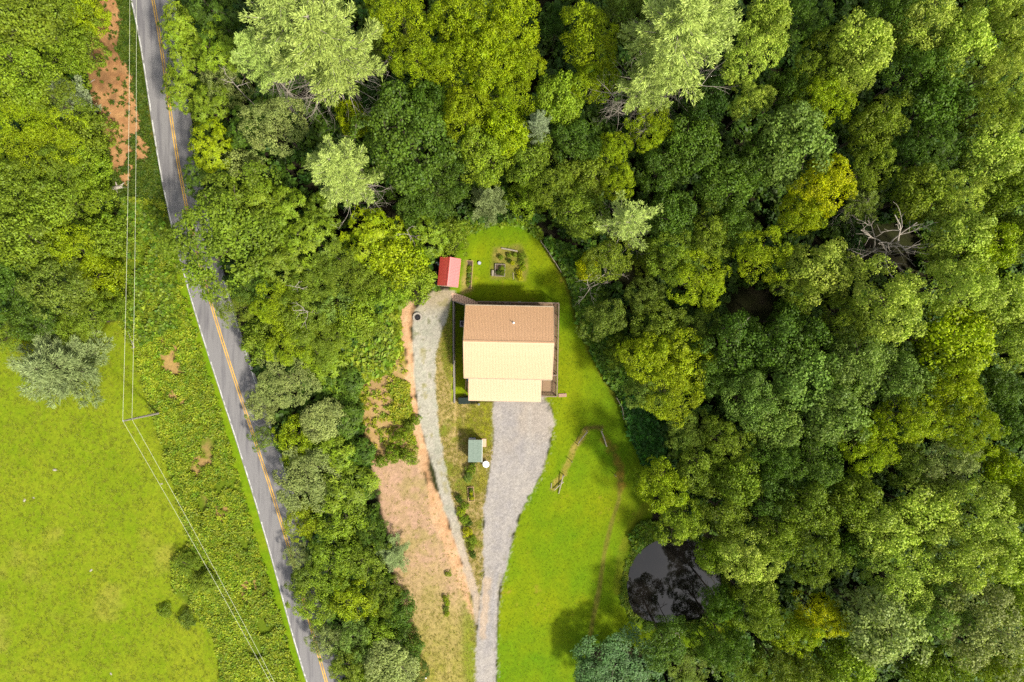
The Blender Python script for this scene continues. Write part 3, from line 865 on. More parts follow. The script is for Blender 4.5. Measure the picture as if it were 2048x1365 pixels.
rows("trees along the right side of the upper road", """
372 58 50 12.8 rosette R|spiky leaved tree hanging over the top end of the road
428 28 55 14.4 rosette D|dark spiky tree at the top edge right of the road
440 105 52 14.4 rosette R|spiky bright tipped tree between the road and the giant pale pine
376 122 46 11.9 rosette R|spiky tree leaning over the road below the top one
452 168 40 12.8 low O|pale olive tree with bare white twigs right of the upper road
368 182 44 11 rosette R|bright tipped tree brushing the yellow line of the upper road
420 212 46 11.9 rosette G|darker spiky tree right of the brushed yellow line
425 292 50 11.9 rosette Y|yellow tipped spiky tree right of the small gap showing the road's white line
400 352 44 8.6 rosette D|dark green tree just above the big roadside oak
492 330 32 10.2 low O|small olive tree between spiky trees below the grey-green tree
548 252 62 17 fine O|grey-green soft crowned tree below the giant pale pine
490 265 38 11.9 rosette D|dark tree left of the grey-green soft crown
470 395 46 10.1 rosette G|spiky green tree topping the big roadside oak
448 472 106 13 oak G|huge rounded oak covering the road
520 405 48 10.8 rosette R|spiky tree right of the huge roadside oak's top
578 420 48 10.8 rosette R|bright rosette leaved tree below the left side of the small pale pine
618 478 59 11.5 rosette R|star leaved green tree between the huge roadside oak and the bright yellow-green tree
560 520 48 10.8 rosette G|green tree right of the huge oak's lower half
498 560 42 8.6 oak D|dark lower crown under the huge roadside oak
646 430 40 10.1 rosette G|green tree beneath the small pale pine's trunk
470 612 42 7.9 fine G|tree overhanging the road just below the huge oak
""")
rows("trees between the road and the red shed", """
748 482 62 10.5 rosette Y|bright yellow-green tree left of the red shed's woods
800 520 52 9 low Y|glowing yellow-green tree directly left of the red shed
835 560 40 6 low R|light green tree by the shed's gravel end
690 535 52 10.5 fine G|green tree with grey twigs left of the bright yellow-green tree
745 565 44 8.2 low G|mid green tree below the bright yellow-green tree
780 592 40 5.2 low R|low leafy tree above the round fire pit
620 560 48 9.8 fine G|soft green tree with bare twigs in the middle of the roadside wood
555 605 50 9 fine Y|yellow-green tree right of the road below the huge oak
605 628 52 9 fine G|tree with pale bare twigs in the centre of the roadside wood
665 608 46 8.2 low U|bluish green tree between twiggy trees and the slope
720 630 44 6 low R|bright green tree leaning towards the fire pit
676 672 40 5.2 low R|fresh green low tree at the head of the weedy slope
736 650 34 4.5 low G|green thicket tree left of the fire pit
640 690 44 7.5 fine G|tree at the lower end of the roadside wood, slope side
582 690 46 7.5 fine Y|yellowish tree at the lower end of the roadside wood, middle
520 680 40 6.8 low G|green tree beside the road's white edge line
862 470 46 9.8 rosette R|bright tree behind the red shed
905 478 38 9 low G|green tree overhanging the shed's back corner
852 415 52 11.2 oak D|dark oak above the red shed's woods
""")
rows("trees of the hedgerow between road and drive", """
570 768 56 6.1 oak O|pale olive tree heading the hedgerow
655 735 44 5.4 sumac R|feathery sumac at the top of the hedgerow, slope side
686 765 38 4.8 sumac D|dark feathery sumac beside the clay patch on the slope
522 812 36 4.8 low O|olive tree leaning over the road near the hedgerow top
588 880 44 5.4 low Y|bright yellow-green tree in the upper hedgerow
525 875 28 4.1 low N|brownish olive tree nearest the road above the yellow hedgerow tree
648 842 44 6.1 oak O|grey olive crown with brown tint in the upper hedgerow
692 835 40 5.4 sumac D|dark feathery tree left of the green bush on the clay slope
672 905 40 5.4 sumac R|star shaped sumac in the middle of the hedgerow
715 905 34 4.8 sumac D|dark sumac next to the bare yard's top corner
612 958 58 6.1 oak O|largest pale olive crown of the hedgerow, beside the road
690 978 50 6.1 sumac G|feathery dark green tree right of the largest olive crown
722 975 34 4.8 low D|dark tree bulging towards the top of the bare yard
605 1045 42 5.4 low Y|yellow-green tree hugging the road halfway down the hedgerow
682 1040 56 6.1 low R|bright mid green tree halfway down the hedgerow
742 1062 36 5.4 low D|dark green tree at the yard side halfway down the hedgerow
785 1108 36 4.1 lowpine B|hazy grey-green tree leaning into the bare yard
594 1112 30 4.1 low O|small olive tree over the yellow road line
668 1128 60 6.8 low R|biggest bright green crown of the lower hedgerow
735 1120 44 6.1 low G|green tree between the bright crown and the hazy grey-green tree
606 1162 30 4.1 low N|dull olive tree over the road under the bright crown
625 1205 48 5.4 low R|leafy green tree pushing over the road in the lower hedgerow
708 1200 48 6.1 low Y|yellowish crown in the lower hedgerow
765 1190 40 5.4 low G|green tree below the hazy grey-green tree
800 1222 34 4.8 low D|dark tree on the yard side of the lower hedgerow
652 1282 38 4.8 low O|grey olive tree beside the lower road
712 1275 48 5.4 low U|bluish green crown near the hedgerow's lower end
765 1265 42 5.4 low R|green tree inside the hedgerow's lower end
812 1290 36 4.8 low D|dark green tree beside the leaning dark post
700 1335 44 5.4 low G|green tree at the bottom edge next to the road
782 1332 52 6.1 oak O|pale olive crown at the bottom of the hedgerow
745 1358 36 4.8 low R|bright green tree on the bottom edge between olive crowns
832 1340 30 4.1 low D|small dark tree nearest the leaning dark post
""")
rows("trees in the woods above the house", """
600 62 95 33 pine P|giant pale pine with silver green top right of the road
660 105 99 31 pine P|broad yellow-green pine with bare dead limbs on its trunk
528 130 50 25 pine P|paler pine side crown left of the giant pale pine
690 350 67 25 pine P|smaller pale pine with dead limbs above the bright yellow-green tree
705 238 30 14 low Y|small yellow tree beside the dead pine limbs
800 30 58 20 fine Y|yellow-green tree at the top edge right of the giant pine
830 122 58 19 fine Y|dense yellow tree below the top edge, right of the broad pine
765 90 34 15 low N|shadowed olive tree squeezed against the broad pine
922 42 58 20 fine Y|yellow-green crown at the top edge above the middle woods
900 130 54 18 fine Y|yellow crown in the middle of the top woods
975 112 60 20 fine Y|brightest yellow-green crown of the top woods
810 275 92 20 oak D|large dark green oak above the red shed
850 208 44 17 oak D|dark crown behind the large dark green oak
932 222 56 18 fine Y|yellow-green crown right of the large dark oak
962 312 52 16 oak R|light green leafy tree right of the large dark oak's foot
900 352 48 14 oak D|dark tree between the large dark oak and the blue-green pine
980 412 40 14 lowpine B|pale blue-green pine above the kitchen garden
1022 45 54 20 fine Y|yellow tree at the top edge left of the domed crown
1040 125 50 18 fine Y|yellow-green crown left of the dark cleft in the top woods
1012 192 56 18 fine Y|wide yellow crown in the centre of the top woods
1112 50 36 14 oak K|dark tree in the cleft between yellow crowns at the top
1182 80 66 20 fine Y|domed yellow-green crown left of the second giant pine
1245 28 50 18 fine N|olive crown at the top edge left of the second giant pine
1190 160 50 16 fine Y|yellow tree below the domed crown
1118 198 50 16 oak R|bright green tree beside the slender silver pine
1076 262 28 19 pine W|slender silver pine in the middle of the woods
1062 320 48 14 oak G|green tree under the slender silver pine
1015 270 44 16 oak Y|yellowish oak left of the slender silver pine
1340 88 106 33 pine P|second giant pine, pale and sprawling at the top of the woods
1400 60 65 31 pine P|right hand plume of the second giant pine, pale yellow-green
1290 178 56 28 pine P|lower plume of the second giant pine
1226 298 38 14 fine Y|rounded yellow tree above the deep shade behind the house
1150 285 48 14 oak D|dark tree left of the rounded yellow tree
1300 250 46 16 fine Y|yellow tree directly below the second giant pine
1236 368 36 12 fine Y|small bright yellow dome between shaded trees
1170 355 44 12 oak G|shaded green tree left of the small bright yellow dome
1108 375 44 14 oak G|green tree above the lawn's top right edge
1050 400 40 9 low R|light green low tree at the top of the lawn
1385 290 58 15 oak D|dark shaded oak in the middle of the upper woods
1330 330 48 13 oak D|dark crown left of the dark shaded oak
1412 205 42 15 oak K|deep green tree in the shade of the second giant pine
1450 370 54 15 oak D|dark oak leading to the golden tree
""")
rows("trees of the woods right of the lawn", """
1252 445 54 19 thinpine P|pale star shaped pine with grey limbs showing, above the white dead branches
1160 425 52 14 oak G|green tree between the lawn's top right edge and the star shaped pine
1215 520 44 14 oak G|tree below the star shaped pine
1345 430 48 13 oak D|dark tree right of the star shaped pine
1300 520 34 9 low G|shaded tree right of the white dead branches
1345 515 48 14 fine G|green tree left of the yellowish rounded crown near the deep gap
1395 560 56 16 fine Y|yellow-green crown above the deep black gap
1425 470 44 14 oak G|green tree above the yellow-green gap crown
1525 512 58 17 fine Y|rounded yellow-green crown right of the gap's top
1465 450 46 14 oak D|dark crown between two yellow-green crowns
1290 592 36 12 fine N|brownish olive round tree right of the white dead branches
1176 535 26 7 low Q|small orange tinged tree at the lawn edge beside white dead branches
1208 640 40 12 oak N|olive tree below the white dead branches
1240 700 34 10 low G|green tree at the lawn edge level with the roof ridge
1318 655 50 13 fine G|green crown below the brownish olive tree
1395 655 44 12 fine N|shaded tree on the lower rim of the deep gap
1360 722 62 15 fine Y|yellow-green crown right of the house, inside the woods
1290 712 48 15 fine Y|yellow-green tree nearest the lawn right of the deck
1300 775 48 12 fine N|dark yellow-green tree above the dark leafy bank
1478 700 64 17 oak D|big dark oak below the deep gap
1420 745 44 15 oak D|dark tree between the yellow crown and the big dark oak
1345 790 56 15 fine Y|bright yellow crown left of the grey-green broad oak
1376 858 44 13 fine N|shadowed olive tree left of the long dark cleft
1325 970 46 15 fine Y|bright yellow-green tree at the lawn edge above the pond
1400 935 50 13 oak G|green tree right of the bright yellow-green pond tree
1455 890 48 15 oak G|green crown below the grey-green broad oak
1365 1042 44 13 oak R|green tree on the pond's upper bank
1288 965 30 9 low R|small light green tree on the lawn's edge above the pond path
""")
rows("trees of the wide forest on the right", """
1505 108 56 20 oak L|pale oak right of the second giant pine
1532 40 44 20 oak L|pale oak crown at the top edge right of the second giant pine
1503 205 38 17 oak L|small pale crown standing in deep shade below the pale oak
1600 52 54 19 fine D|dark fine leaved tree at the top edge of the right forest
1642 120 50 19 oak G|green crown left of the tall light oak
1716 98 62 22 oak L|tall light yellow-green oak near the top of the right forest
1700 155 40 20 oak L|lower shoulder of leaves below the tall light oak
1648 200 56 19 fine Y|yellow crown below the green crown in the upper right forest
1575 180 46 16 oak D|dark crown between pale oak and yellow crown
1585 290 78 20 oak U|broad grey-green oak left of the golden tree's top
1520 320 52 17 oak D|dark crown left of the broad grey-green oak
1640 372 56 20 fine Q|golden yellow tree, brightest of the whole forest
1605 430 48 17 fine Y|lower half crown of golden leaves beneath the brightest tree
1755 250 54 18 oak G|mid green oak between the yellow crown and the dark oaks
1745 335 46 16 oak G|green crown right of the golden tree
1722 405 42 13 thinpine N|shadowy narrow tree with pale limbs right of the golden tree
1780 30 54 19 oak D|dark crown at the top edge right of the tall light oak
1855 42 60 20 oak L|light crown at the top edge in the right forest
1920 92 56 20 oak L|light crown in the upper right, left of the corner oak
2022 62 54 21 oak L|pale oak in the top right corner
1975 12 44 20 oak L|pale crown on the top edge beside the corner oak
1838 135 58 18 oak D|dark green oak below the light crown of the top edge
1998 138 50 20 oak L|pale crown under the top right corner oak
1868 212 64 18 oak D|broad dark oak in the upper right forest
1962 222 54 19 oak G|light tipped oak near the right edge, under the pale crown
2032 225 44 19 oak L|pale crown on the right edge, third from the top
1862 300 58 18 oak D|dark oak below the broad dark one
1978 310 60 20 oak L|light oak near the right edge level with the golden tree's top
2036 320 40 19 oak Y|yellowish crown on the right edge level with the golden tree
1800 300 42 16 oak K|very dark crown left of the dark oaks
1838 388 56 18 oak G|oak above the bare dead tree
1912 395 52 19 oak L|light oak above and right of the bare dead tree
2008 395 54 19 oak G|oak on the right edge above the sweep of bright crowns
1648 542 64 19 oak L|tufted light oak left of the bare dead tree
1600 570 46 17 oak G|green crown left of the tufted light oak
1572 640 36 14 oak D|dark crown between the deep gap and the tufted oak
1915 485 60 20 oak L|light oak right of the bare dead tree
1965 500 56 20 oak Y|yellow-green oak second right of the bare dead tree
2025 480 48 19 oak G|oak on the right edge level with the bare dead tree
1912 575 64 24 oak L|bright oak right and below the bare dead tree
1775 612 70 24 oak L|tufted oak directly below the bare dead tree
1995 600 60 20 oak L|bright oak on the right below the bare dead tree's level
1690 640 50 18 oak G|green crown between the tufted oaks
1905 680 72 21 oak Y|large bright yellow-green oak right of the forest centre
2030 690 50 20 oak L|pale oak on the right edge level with the house roof
1715 725 70 20 oak U|broad grey-green oak in the forest centre
1575 690 70 18 oak D|dark oak crown left of the grey-green forest oak
1610 760 66 19 oak U|silvery green oak below the dark oak crown
1810 752 56 19 oak U|grey-green crown between the silvery and the bright oaks
1500 800 60 18 oak U|grey-green broad oak with white twigs on its left
1550 845 54 17 oak U|grey-green crown leaning over the long dark cleft
1895 770 56 20 fine Y|yellow fine leaved tree below the large bright oak
1990 780 50 17 oak D|dark oak on the right below the pale edge oak
1668 828 66 20 oak U|pale grey-green crown in the forest below the silvery oak
1735 888 58 19 fine Y|yellow-green crown under the pale grey-green one
1828 835 62 20 fine Y|soft yellow crown left of the long yellow tree
1932 858 60 21 fine Y|long yellow tree in the right forest
1890 925 56 18 oak O|pale sage green tree below the long yellow tree
1805 925 46 16 fine N|olive tree left of the pale sage green tree
2025 850 46 16 oak D|dark tree on the right edge beside the long yellow tree
1995 940 46 17 oak Y|yellow tipped tree right of the pale sage green tree
1548 905 54 16 oak D|dark oak under the long dark cleft
1480 962 52 16 oak G|mid green oak right of the pond woods
1625 930 62 17 oak D|wide dark oak left of the olive tree
1455 1030 50 15 oak G|oak above the pale pond side tree
1545 985 52 16 oak D|dark crown in the woods right of the pond
1625 1015 58 18 oak G|light tipped oak in the woods right of the pond
1700 1000 56 18 oak G|green oak in the lower forest centre
1495 1120 64 17 fine L|pale leafy tree reaching over the pond from the right
1430 1110 38 13 oak R|leafy branch crown hanging over the pond's right bank
1560 1070 52 17 oak G|oak right of the pale pond side tree
1635 1105 60 18 oak G|tufted oak in the lower forest, left of the black hole
1762 1065 60 19 oak L|light oak in the lower forest centre
1845 1020 64 19 oak L|light oak below the pale sage green tree
1952 1028 70 21 oak L|big pale oak near the right edge of the lower forest
2028 1010 44 19 oak G|oak on the right edge beside the big pale oak
1795 1152 68 20 oak L|wide light oak right of the black hole
1905 1115 68 21 oak L|wide pale oak beside the big pale oak's foot
2012 1110 60 20 oak L|pale oak on the right edge of the lower forest
1700 1090 44 17 oak D|dark crown left of the wide light oak
1642 1232 50 17 fine Q|yellow tree in the lower forest right of the pond
1590 1265 52 16 fine Y|yellow-green tree left of the lower yellow tree
1512 1215 54 18 fine G|green tree right of the pond's lower end
1446 1215 36 18 oak D|dark crown at the pond's right shore
1762 1250 82 21 oak O|pale sage oak, large and tufted near the bottom of the forest
1865 1215 58 20 oak U|grey-green oak between the pale sage oak and its right neighbour
1952 1245 84 22 oak O|huge pale oak in the lower right
2034 1200 44 19 oak L|pale crown on the right edge above the corner
1695 1325 54 17 oak R|bright green tree on the bottom edge left of the sage oak
1845 1335 50 17 oak G|green crown on the bottom edge between the two pale oaks
1930 1350 54 17 oak R|green tree on the bottom edge below the huge pale oak
2022 1345 50 18 oak Y|yellowish tree in the bottom right corner
1620 1335 48 16 oak G|green tree on the bottom edge left of the bright green one
1555 1330 46 14 fine G|green tree on the bottom edge beside the pond woods
""")
rows("trees around the pond's lower bank", """
1238 1330 70 6 oak T|dark blue-green round tree at the bottom edge below the pond
1180 1352 36 6 oak T|blue-green side crown left of the round tree below the pond
1330 1288 46 12 oak D|dark green tree on the pond's lower bank
1375 1338 44 6 fine G|green tree on the bottom edge right of the blue-green tree
1455 1290 46 17 fine D|dark tree with bare twigs below the pond's right end
1412 1290 40 9 low D|low dark tree under the pond's lower right bank
1490 1345 44 13 fine G|tree on the bottom edge below the twiggy dark tree
""")
rows("green shrubs on the clay slope by the drive", """
800 872 16 2.4 bush R|fresh green shrub highest on the clay slope by the drive
822 850 13 2 bush G|shrub nearest the gravel on the clay slope
788 908 18 2.4 bush R|widest shrub where the clay slope meets the bare yard
820 912 17 2.2 bush R|shrub beside the orange drive edge above the bare yard
765 922 14 1.8 bush G|low shrub next to the hedgerow above the bare yard
835 838 10 1.5 bush R|small shrub right at the orange drive edge
""")
rows("bushes at the edge of the pasture", """
372 1130 26 3 low G|dark bush bulging into the pasture under the power lines
408 1165 24 2.6 low G|bush right of the one bulging into the pasture
330 1222 14 1.2 bush G|tiny low bush alone in the pasture grass
374 1238 16 1.6 bush N|olive low bush at the pasture edge below the dark one
""")
rows("shrubs of the flower bed between the drives", """
918 998 8 1.2 bush D|dark green shrub at the top of the flower bed between the drives
929 1012 8 1 bush R|bright shrub under the timber planter
922 1024 9 1 bush Y|yellow flowering shrub in the flower bed between the drives
929 1040 9 1 bush R|rounded green shrub halfway down the flower bed
938 1046 7 0.9 bush D|small dark shrub right of the rounded one in the bed
935 1064 10 1.1 bush Q|golden orange flowering shrub in the flower bed
945 1080 9 1 bush R|fresh green shrub below the golden orange one
942 1094 7 0.9 bush G|small shrub beside the red flower spot in the bed
946 1110 7 0.9 bush D|last dark shrub at the lower tip of the flower bed
897 1148 6 0.7 bush Y|tiny green tuft alone on the bare yard
892 1196 6 0.7 bush Y|top plant of the little row on the bare yard
894 1206 6 0.7 bush Y|second plant of the little row on the bare yard
892 1217 6 0.7 bush G|third plant of the little row on the bare yard
894 1228 6 0.7 bush Y|bottom plant of the little row on the bare yard
942 940 11 1.3 bush R|leafy bush below the small green shed
936 955 10 1.2 bush U|bluish bush above the timber planter
946 927 7 1 bush D|dark bush touching the small green shed's front
""")
# bare trees and bare limbs
def bare(px, py, h, label, seed, mat='deadwood', r=.16, n=6, z0=.35, spread=3.2, lean=(0, 0), cat="dead tree", depth=2, group=None, zt=None):
    """py, px: where the middle of its bare top shows"""
    rg = np.random.default_rng(seed); t = Twigs()
    p = at(px, py, h * .8); g = gz(p.x, p.y)
    top = np.array([lean[0], lean[1], h * .92])
    pts = [np.array([0, 0, -.2]) + (top - np.array([0, 0, -.2])) * s + rg.normal(size=3) * .12 * s for s in np.linspace(0, 1, 7)]
    t.limb(pts, r, r * .3, 7)
    e = thing("dead_tree", label, cat, (p.x - lean[0] * .8, p.y - lean[1] * .8, g), 0, group)
    link("trunk", t.mesh("dead_trunk"), M[mat], e)
    for i in range(n):
        tb = Twigs(); s = z0 + (1 - z0) * (i + .5) / n
        k = min(int(s * 6), 5); b_ = pts[k] + (pts[k + 1] - pts[k]) * (s * 6 - k)
        a = i * 2.4 + rg.random()
        tb.grow(rg, b_, (math.cos(a), math.sin(a), rg.uniform(.3, .9)), spread * rg.uniform(.7, 1.1) * (1.1 - .4 * s), r * .52, depth, .3, .12, 3)
        link("limb", tb.mesh("dead_limb"), M[mat], e)
bare(1782, 490, 17, "bare dead tree with spreading grey limbs in the black forest gap", 11, 'deadwood', .26, 12, .42, 5.6, (0.6, .5))
bare(1212, 548, 9, "white dead tree with bare branches right of the lawn", 12, 'deadwood', .13, 7, .4, 3.6, (-1.5, .6), depth=2)
bare(1180, 575, 8, "smaller white dead tree nearest the lawn edge", 13, 'deadwood', .1, 5, .4, 2.8, (-1.2, -.3), depth=2)
bare(1484, 652, 15, "thin bare snag on the lower rim of the deep black gap", 14, 'deadwood', .1, 4, .6, 1.6, (0, .4), depth=1)
bare(1436, 1176, 14, "white bare branches leaning over the pond's right bank", 15, 'deadwood', .1, 5, .5, 2.6, (-1.2, .3), depth=1)
bare(1362, 1290, 11, "bare white snag below the pond", 16, 'deadwood', .1, 5, .5, 2.2, (0, .5), depth=1)
bare(458, 158, 17, "bare white twigs standing out of the olive tree by the upper road", 17, 'deadwood', .1, 4, .6, 2.2, (.6, 0), depth=1)
bare(604, 622, 14, "grey bare snag in the centre of the roadside wood", 18, 'deadwood', .1, 6, .5, 2.2, (0, 0), depth=1)
bare(818, 468, 15, "bare grey branch tips beside the bright yellow-green tree", 19, 'deadwood', .09, 4, .6, 2.0, (.5, .3), depth=1)
bare(596, 575, 14.5, "short bare twigs above the grey snag in the roadside wood", 20, 'deadwood', .08, 4, .7, 1.8, (0, 0), depth=1)
bare(1462, 720, 16, "curved white branch on the left side of the big dark oak", 21, 'deadwood', .08, 3, .7, 1.8, (-.4, 0), depth=1)
# ------------------------------------------------------------------ the house
HR = math.radians(-1.2)
house = thing("house", "house with a ribbed tan metal gable roof beside the gravel driveway", "house", (-0.48, -0.2, 0), HR)
EZ, RZ = 6.4, 9.45                 # eave and ridge height
HW, HD = 13.3, 5.45                # roof length along the ridge, eave distance from the ridge
HX0 = -HW / 2
mb = MB()
WX0, WX1, WY0, WY1, WZ = -6.25, 6.0, -5.0, 5.0, 6.15
gab = WZ + 5.0 * (RZ - EZ) / HD - .1
mb.add([(WX0, WY0, -.3), (WX1, WY0, -.3), (WX1, WY1, -.3), (WX0, WY1, -.3), (WX0, WY0, WZ), (WX1, WY0, WZ), (WX1, WY1, WZ), (WX0, WY1, WZ), (WX0, 0, gab), (WX1, 0, gab)],
       [(0, 1, 5, 4), (2, 3, 7, 6), (1, 2, 6, 9, 5), (3, 0, 4, 8, 7), (4, 5, 9, 8), (6, 7, 8, 9)])
mb.build("wall", M['siding'], house)

def panel_mesh(name, w, length, rise, ribs=4, rib_h=.024, rib_w=.05):
    """one ribbed sheet: x across, from (y=0, z=rise) down to (y=-length, z=0)"""
    prof = []
    pitch = w / ribs
    for k in range(ribs):
        x0 = k * pitch
        prof += [(x0, 0), (x0 + pitch * .5 - rib_w, 0), (x0 + pitch * .5 - rib_w * .4, rib_h), (x0 + pitch * .5 + rib_w * .4, rib_h), (x0 + pitch * .5 + rib_w, 0)]
    prof.append((w, 0))
    n = len(prof); vs = []; fs = []
    for (y, z) in ((0, rise), (-length, 0)):
        for x, h in prof: vs.append((x, y, z + h))
    for x, h in prof: vs.append((x, -length, -.02))
    for i in range(n - 1):
        fs.append((i, n + i, n + i + 1, i + 1))
        fs.append((n + i, 2 * n + i, 2 * n + i + 1, n + i + 1))
    me = bpy.data.meshes.new(name); me.from_pydata(vs, [], fs); me.update()
    return me
NP = 15
pw = HW / NP
pm = panel_mesh("roof_panel", pw, HD, RZ - EZ); pm.materials.append(M['roof'])
for k in range(NP):
    o = link("roof_panel", pm, None, house); o.location = (HX0 + k * pw, 0, EZ)
    o.location.z += .003 * (k % 2)
    o = link("roof_panel", pm, None, house); o.location = (HX0 + (k + 1) * pw, 0, EZ + .003 * (k % 2)); o.rotation_euler = (0, 0, math.pi)
mb = MB()
for s in (1, -1):
    mb.bar((HX0 - .03, s * .11, RZ - .005), (-HX0 + .03, s * .11, RZ - .005), .26, .02, up=(0, s * .5, 1))
mb.build("ridge_cap", M['roof'], house)
for s in (1, -1):
    MB().box((0, s * (HD + .03), EZ - .1), (HW + .06, .05, .2)).build("fascia", M['trim'], house)
    MB().tube([(HX0, s * (HD + .1), EZ - .07), (-HX0, s * (HD + .1), EZ - .07)], .06, 8).build("gutter", M['trim'], house)
for s in (1, -1):
    mb = MB()
    for t in (1, -1):
        mb.bar((s * (-HX0 + .03), t * .02, RZ - .08), (s * (-HX0 + .03), t * HD, EZ - .08), .05, .2)
    mb.build("rake_board", M['trim'], house)
vp = MB(); vp.tube([(.65, 2.9, EZ + 1.2), (.65, 2.9, EZ + 1.95)], .07, 10); vp.lathe([(.2, 0), (.18, .03), (.08, .08)], 12, (.65, 2.9, EZ + 1.45)); vp.build("vent_pipe", M['whiteplastic'], house)
MB().tube([(-6.3, -3.5, 6.1), (-6.3, -3.5, .2)], .045, 7).build("downpipe", M['trim'], house)

def window(x, y, z, w, h, axis):
    """axis 'x': wall facing +-x, 'y': wall facing +-y"""
    s = 1 if (x if axis == 'x' else y) > 0 else -1
    f = MB()
    def bx(a, zz, la, lz, d, th):
        if axis == 'x': f.box((x + s * d, y + a, z + zz), (th, la, lz))
        else: f.box((x + a, y + s * d, z + zz), (la, th, lz))
    for q in (-1, 1):
        bx(q * (w / 2 + .04), 0, .08, h + .16, .03, .08); bx(0, q * (h / 2 + .04), w, .08, .03, .08)
    bx(0, 0, w, .05, .025, .05)
    o = f.build("window", M['winframe'], house)
    p = MB()
    if axis == 'x': p.box((x + s * .012, y, z), (.02, w, h))
    else: p.box((x, y + s * .012, z), (w, .02, h))
    p.build("pane", M['glass'], o)
for yy in (-3.2, 0.2, 3.4):
    window(WX1, yy, 4.5, 1.1, 1.4, 'x')
for yy in (-2.5, 1.8):
    window(WX0, yy, 4.5, .9, 1.2, 'x')
for xx in (-3.8, .4, 4.2):
    window(xx, WY1, 4.5, 1.1, 1.4, 'y')
window(WX0, -.2, 7.2, .7, .7, 'x'); window(WX1, -.2, 7.2, .7, .7, 'x')
d = MB().box((WX1 + .03, 1.9, 3.47), (.06, .95, 2.05)).build("door", M['trim'], house)
MB().lathe([(.03, 0), (.04, .03), (0, .05)], 8, (WX1 + .1, 2.25, 3.45)).build("handle", M['steel'], d)

# lower front wing
LX0, LX1 = -6.05, 5.12
LY0, LY1 = -5.35, -9.15            # roof from the house wall out
LZ1, LZ0 = 4.55, 3.35
mb = MB(); mb.box((( -5.75 + 4.8) / 2, (-5.0 - 8.75) / 2 - .01, 1.55), (10.55, 3.75, 3.3)); mb.build("front_wing_wall", M['siding'], house)
NPL = 12; lw = (LX1 - LX0) / NPL
lm = panel_mesh("front_roof_panel", lw, LY0 - LY1, LZ1 - LZ0); lm.materials.append(M['roof'])
for k in range(NPL):
    o = link("front_roof_panel", lm, None, house); o.location = (LX0 + k * lw, LY0, LZ0 + .003 * (k % 2))
MB().box(((LX0 + LX1) / 2, LY1 - .03, LZ0 - .1), (LX1 - LX0 + .06, .05, .2)).build("fascia", M['trim'], house)
mb = MB()
for x in (LX0 - .03, LX1 + .03): mb.bar((x, LY0, LZ1 - .1), (x, LY1, LZ0 - .1), .05, .2)
mb.build("rake_board", M['trim'], house)
for xc in (-3.3, 1.4):
    gd = MB().box((xc, -8.9, 1.25), (3.2, .06, 2.4)).build("garage_door", M['winframe'], house)
    for q in range(4):
        MB().box((xc, -8.945, .36 + q * .6), (3.1, .04, .54)).build("panel", M['trim'], gd, bevel=.01)

# the deck round the north and east sides
DZ = 2.55
deck = thing("deck", "wooden deck with railings wrapping the house's upper and right hand sides", "deck", (-0.48, -0.2, 0), HR)
bdm = {}
def board(x0, y0, x1, y1):
    k = (round(x1 - x0, 3), round(y1 - y0, 3))
    if k not in bdm:
        me = MB().box((0, 0, 0), (k[0] - .008, k[1] - .008, .035)).mesh("board"); me.materials.append(M['deck']); bdm[k] = me
    o = link("board", bdm[k], None, deck); o.location = ((x0 + x1) / 2, (y0 + y1) / 2, DZ + RNG.uniform(-.004, .004))
bw = .145
for k in range(9): board(-6.2, 5.05 + k * bw * .94, 7.55, 5.05 + (k + 1) * bw * .94)             # north run
for k in range(10): board(6.05 + k * .15, -4.85, 6.05 + (k + 1) * .15, 5.03)                       # east run
for k in range(23): board(4.85, -8.2 + k * bw, 7.55, -8.2 + (k + 1) * bw)                          # south east corner
def rail(a, b, post=1.75):
    a = Vector((*a, 0)); b = Vector((*b, 0)); L = (b - a).length; n = max(1, round(L / post))
    hz = MB().bar(a + Vector((0, 0, DZ + 1.04)), b + Vector((0, 0, DZ + 1.04)), .17, .045).build("top_rail", M['rail'], deck)
    MB().bar(a + Vector((0, 0, DZ + .16)), b + Vector((0, 0, DZ + .16)), .05, .08).build("bottom_rail", M['rail'], deck)
    mbb = MB(); q = int(L / .125)
    for i in range(1, q):
        p = a.lerp(b, i / q); mbb.box((p.x, p.y, DZ + .6), (.035, .035, .84))
    o = mbb.build("balusters", M['rail'], deck); o["kind"] = "stuff"
    for i in range(n + 1):
        p = a.lerp(b, i / n)
        MB().box((p.x, p.y, DZ / 2 + .4), (.11, .11, DZ + 1.2), 0).build("post", M['rail'], deck)
rail((-4.9, 6.22), (7.62, 6.22)); rail((7.62, 6.1), (7.62, -8.2)); rail((4.95, -8.25), (7.5, -8.25)); rail((6.1, -4.95), (7.5, -4.95), 2)
mb = MB()
for x in (-6, -3, 0, 3, 5.8): mb.box((x, 6.05, DZ - .12), (.05, .1, .2))
mb.bar((-6.2, 6.28, DZ - .12), (7.7, 6.28, DZ - .12), .04, .2); mb.bar((7.7, 6.28, DZ - .12), (7.7, -8.3, DZ - .12), .04, .2); mb.bar((4.9, -8.3, DZ - .12), (7.7, -8.3, DZ - .12), .04, .2)
mb.build("rim_joist", M['rail'], deck)
# a slab at the foot of the deck
tag(MB().box((*at(1125, 791)[:2], .06), (1.3, .55, .14), .05).build("stone_slab", M['brick'], None, bevel=.02), "pale stone slab on the grass at the deck's lower right corner", "slab")

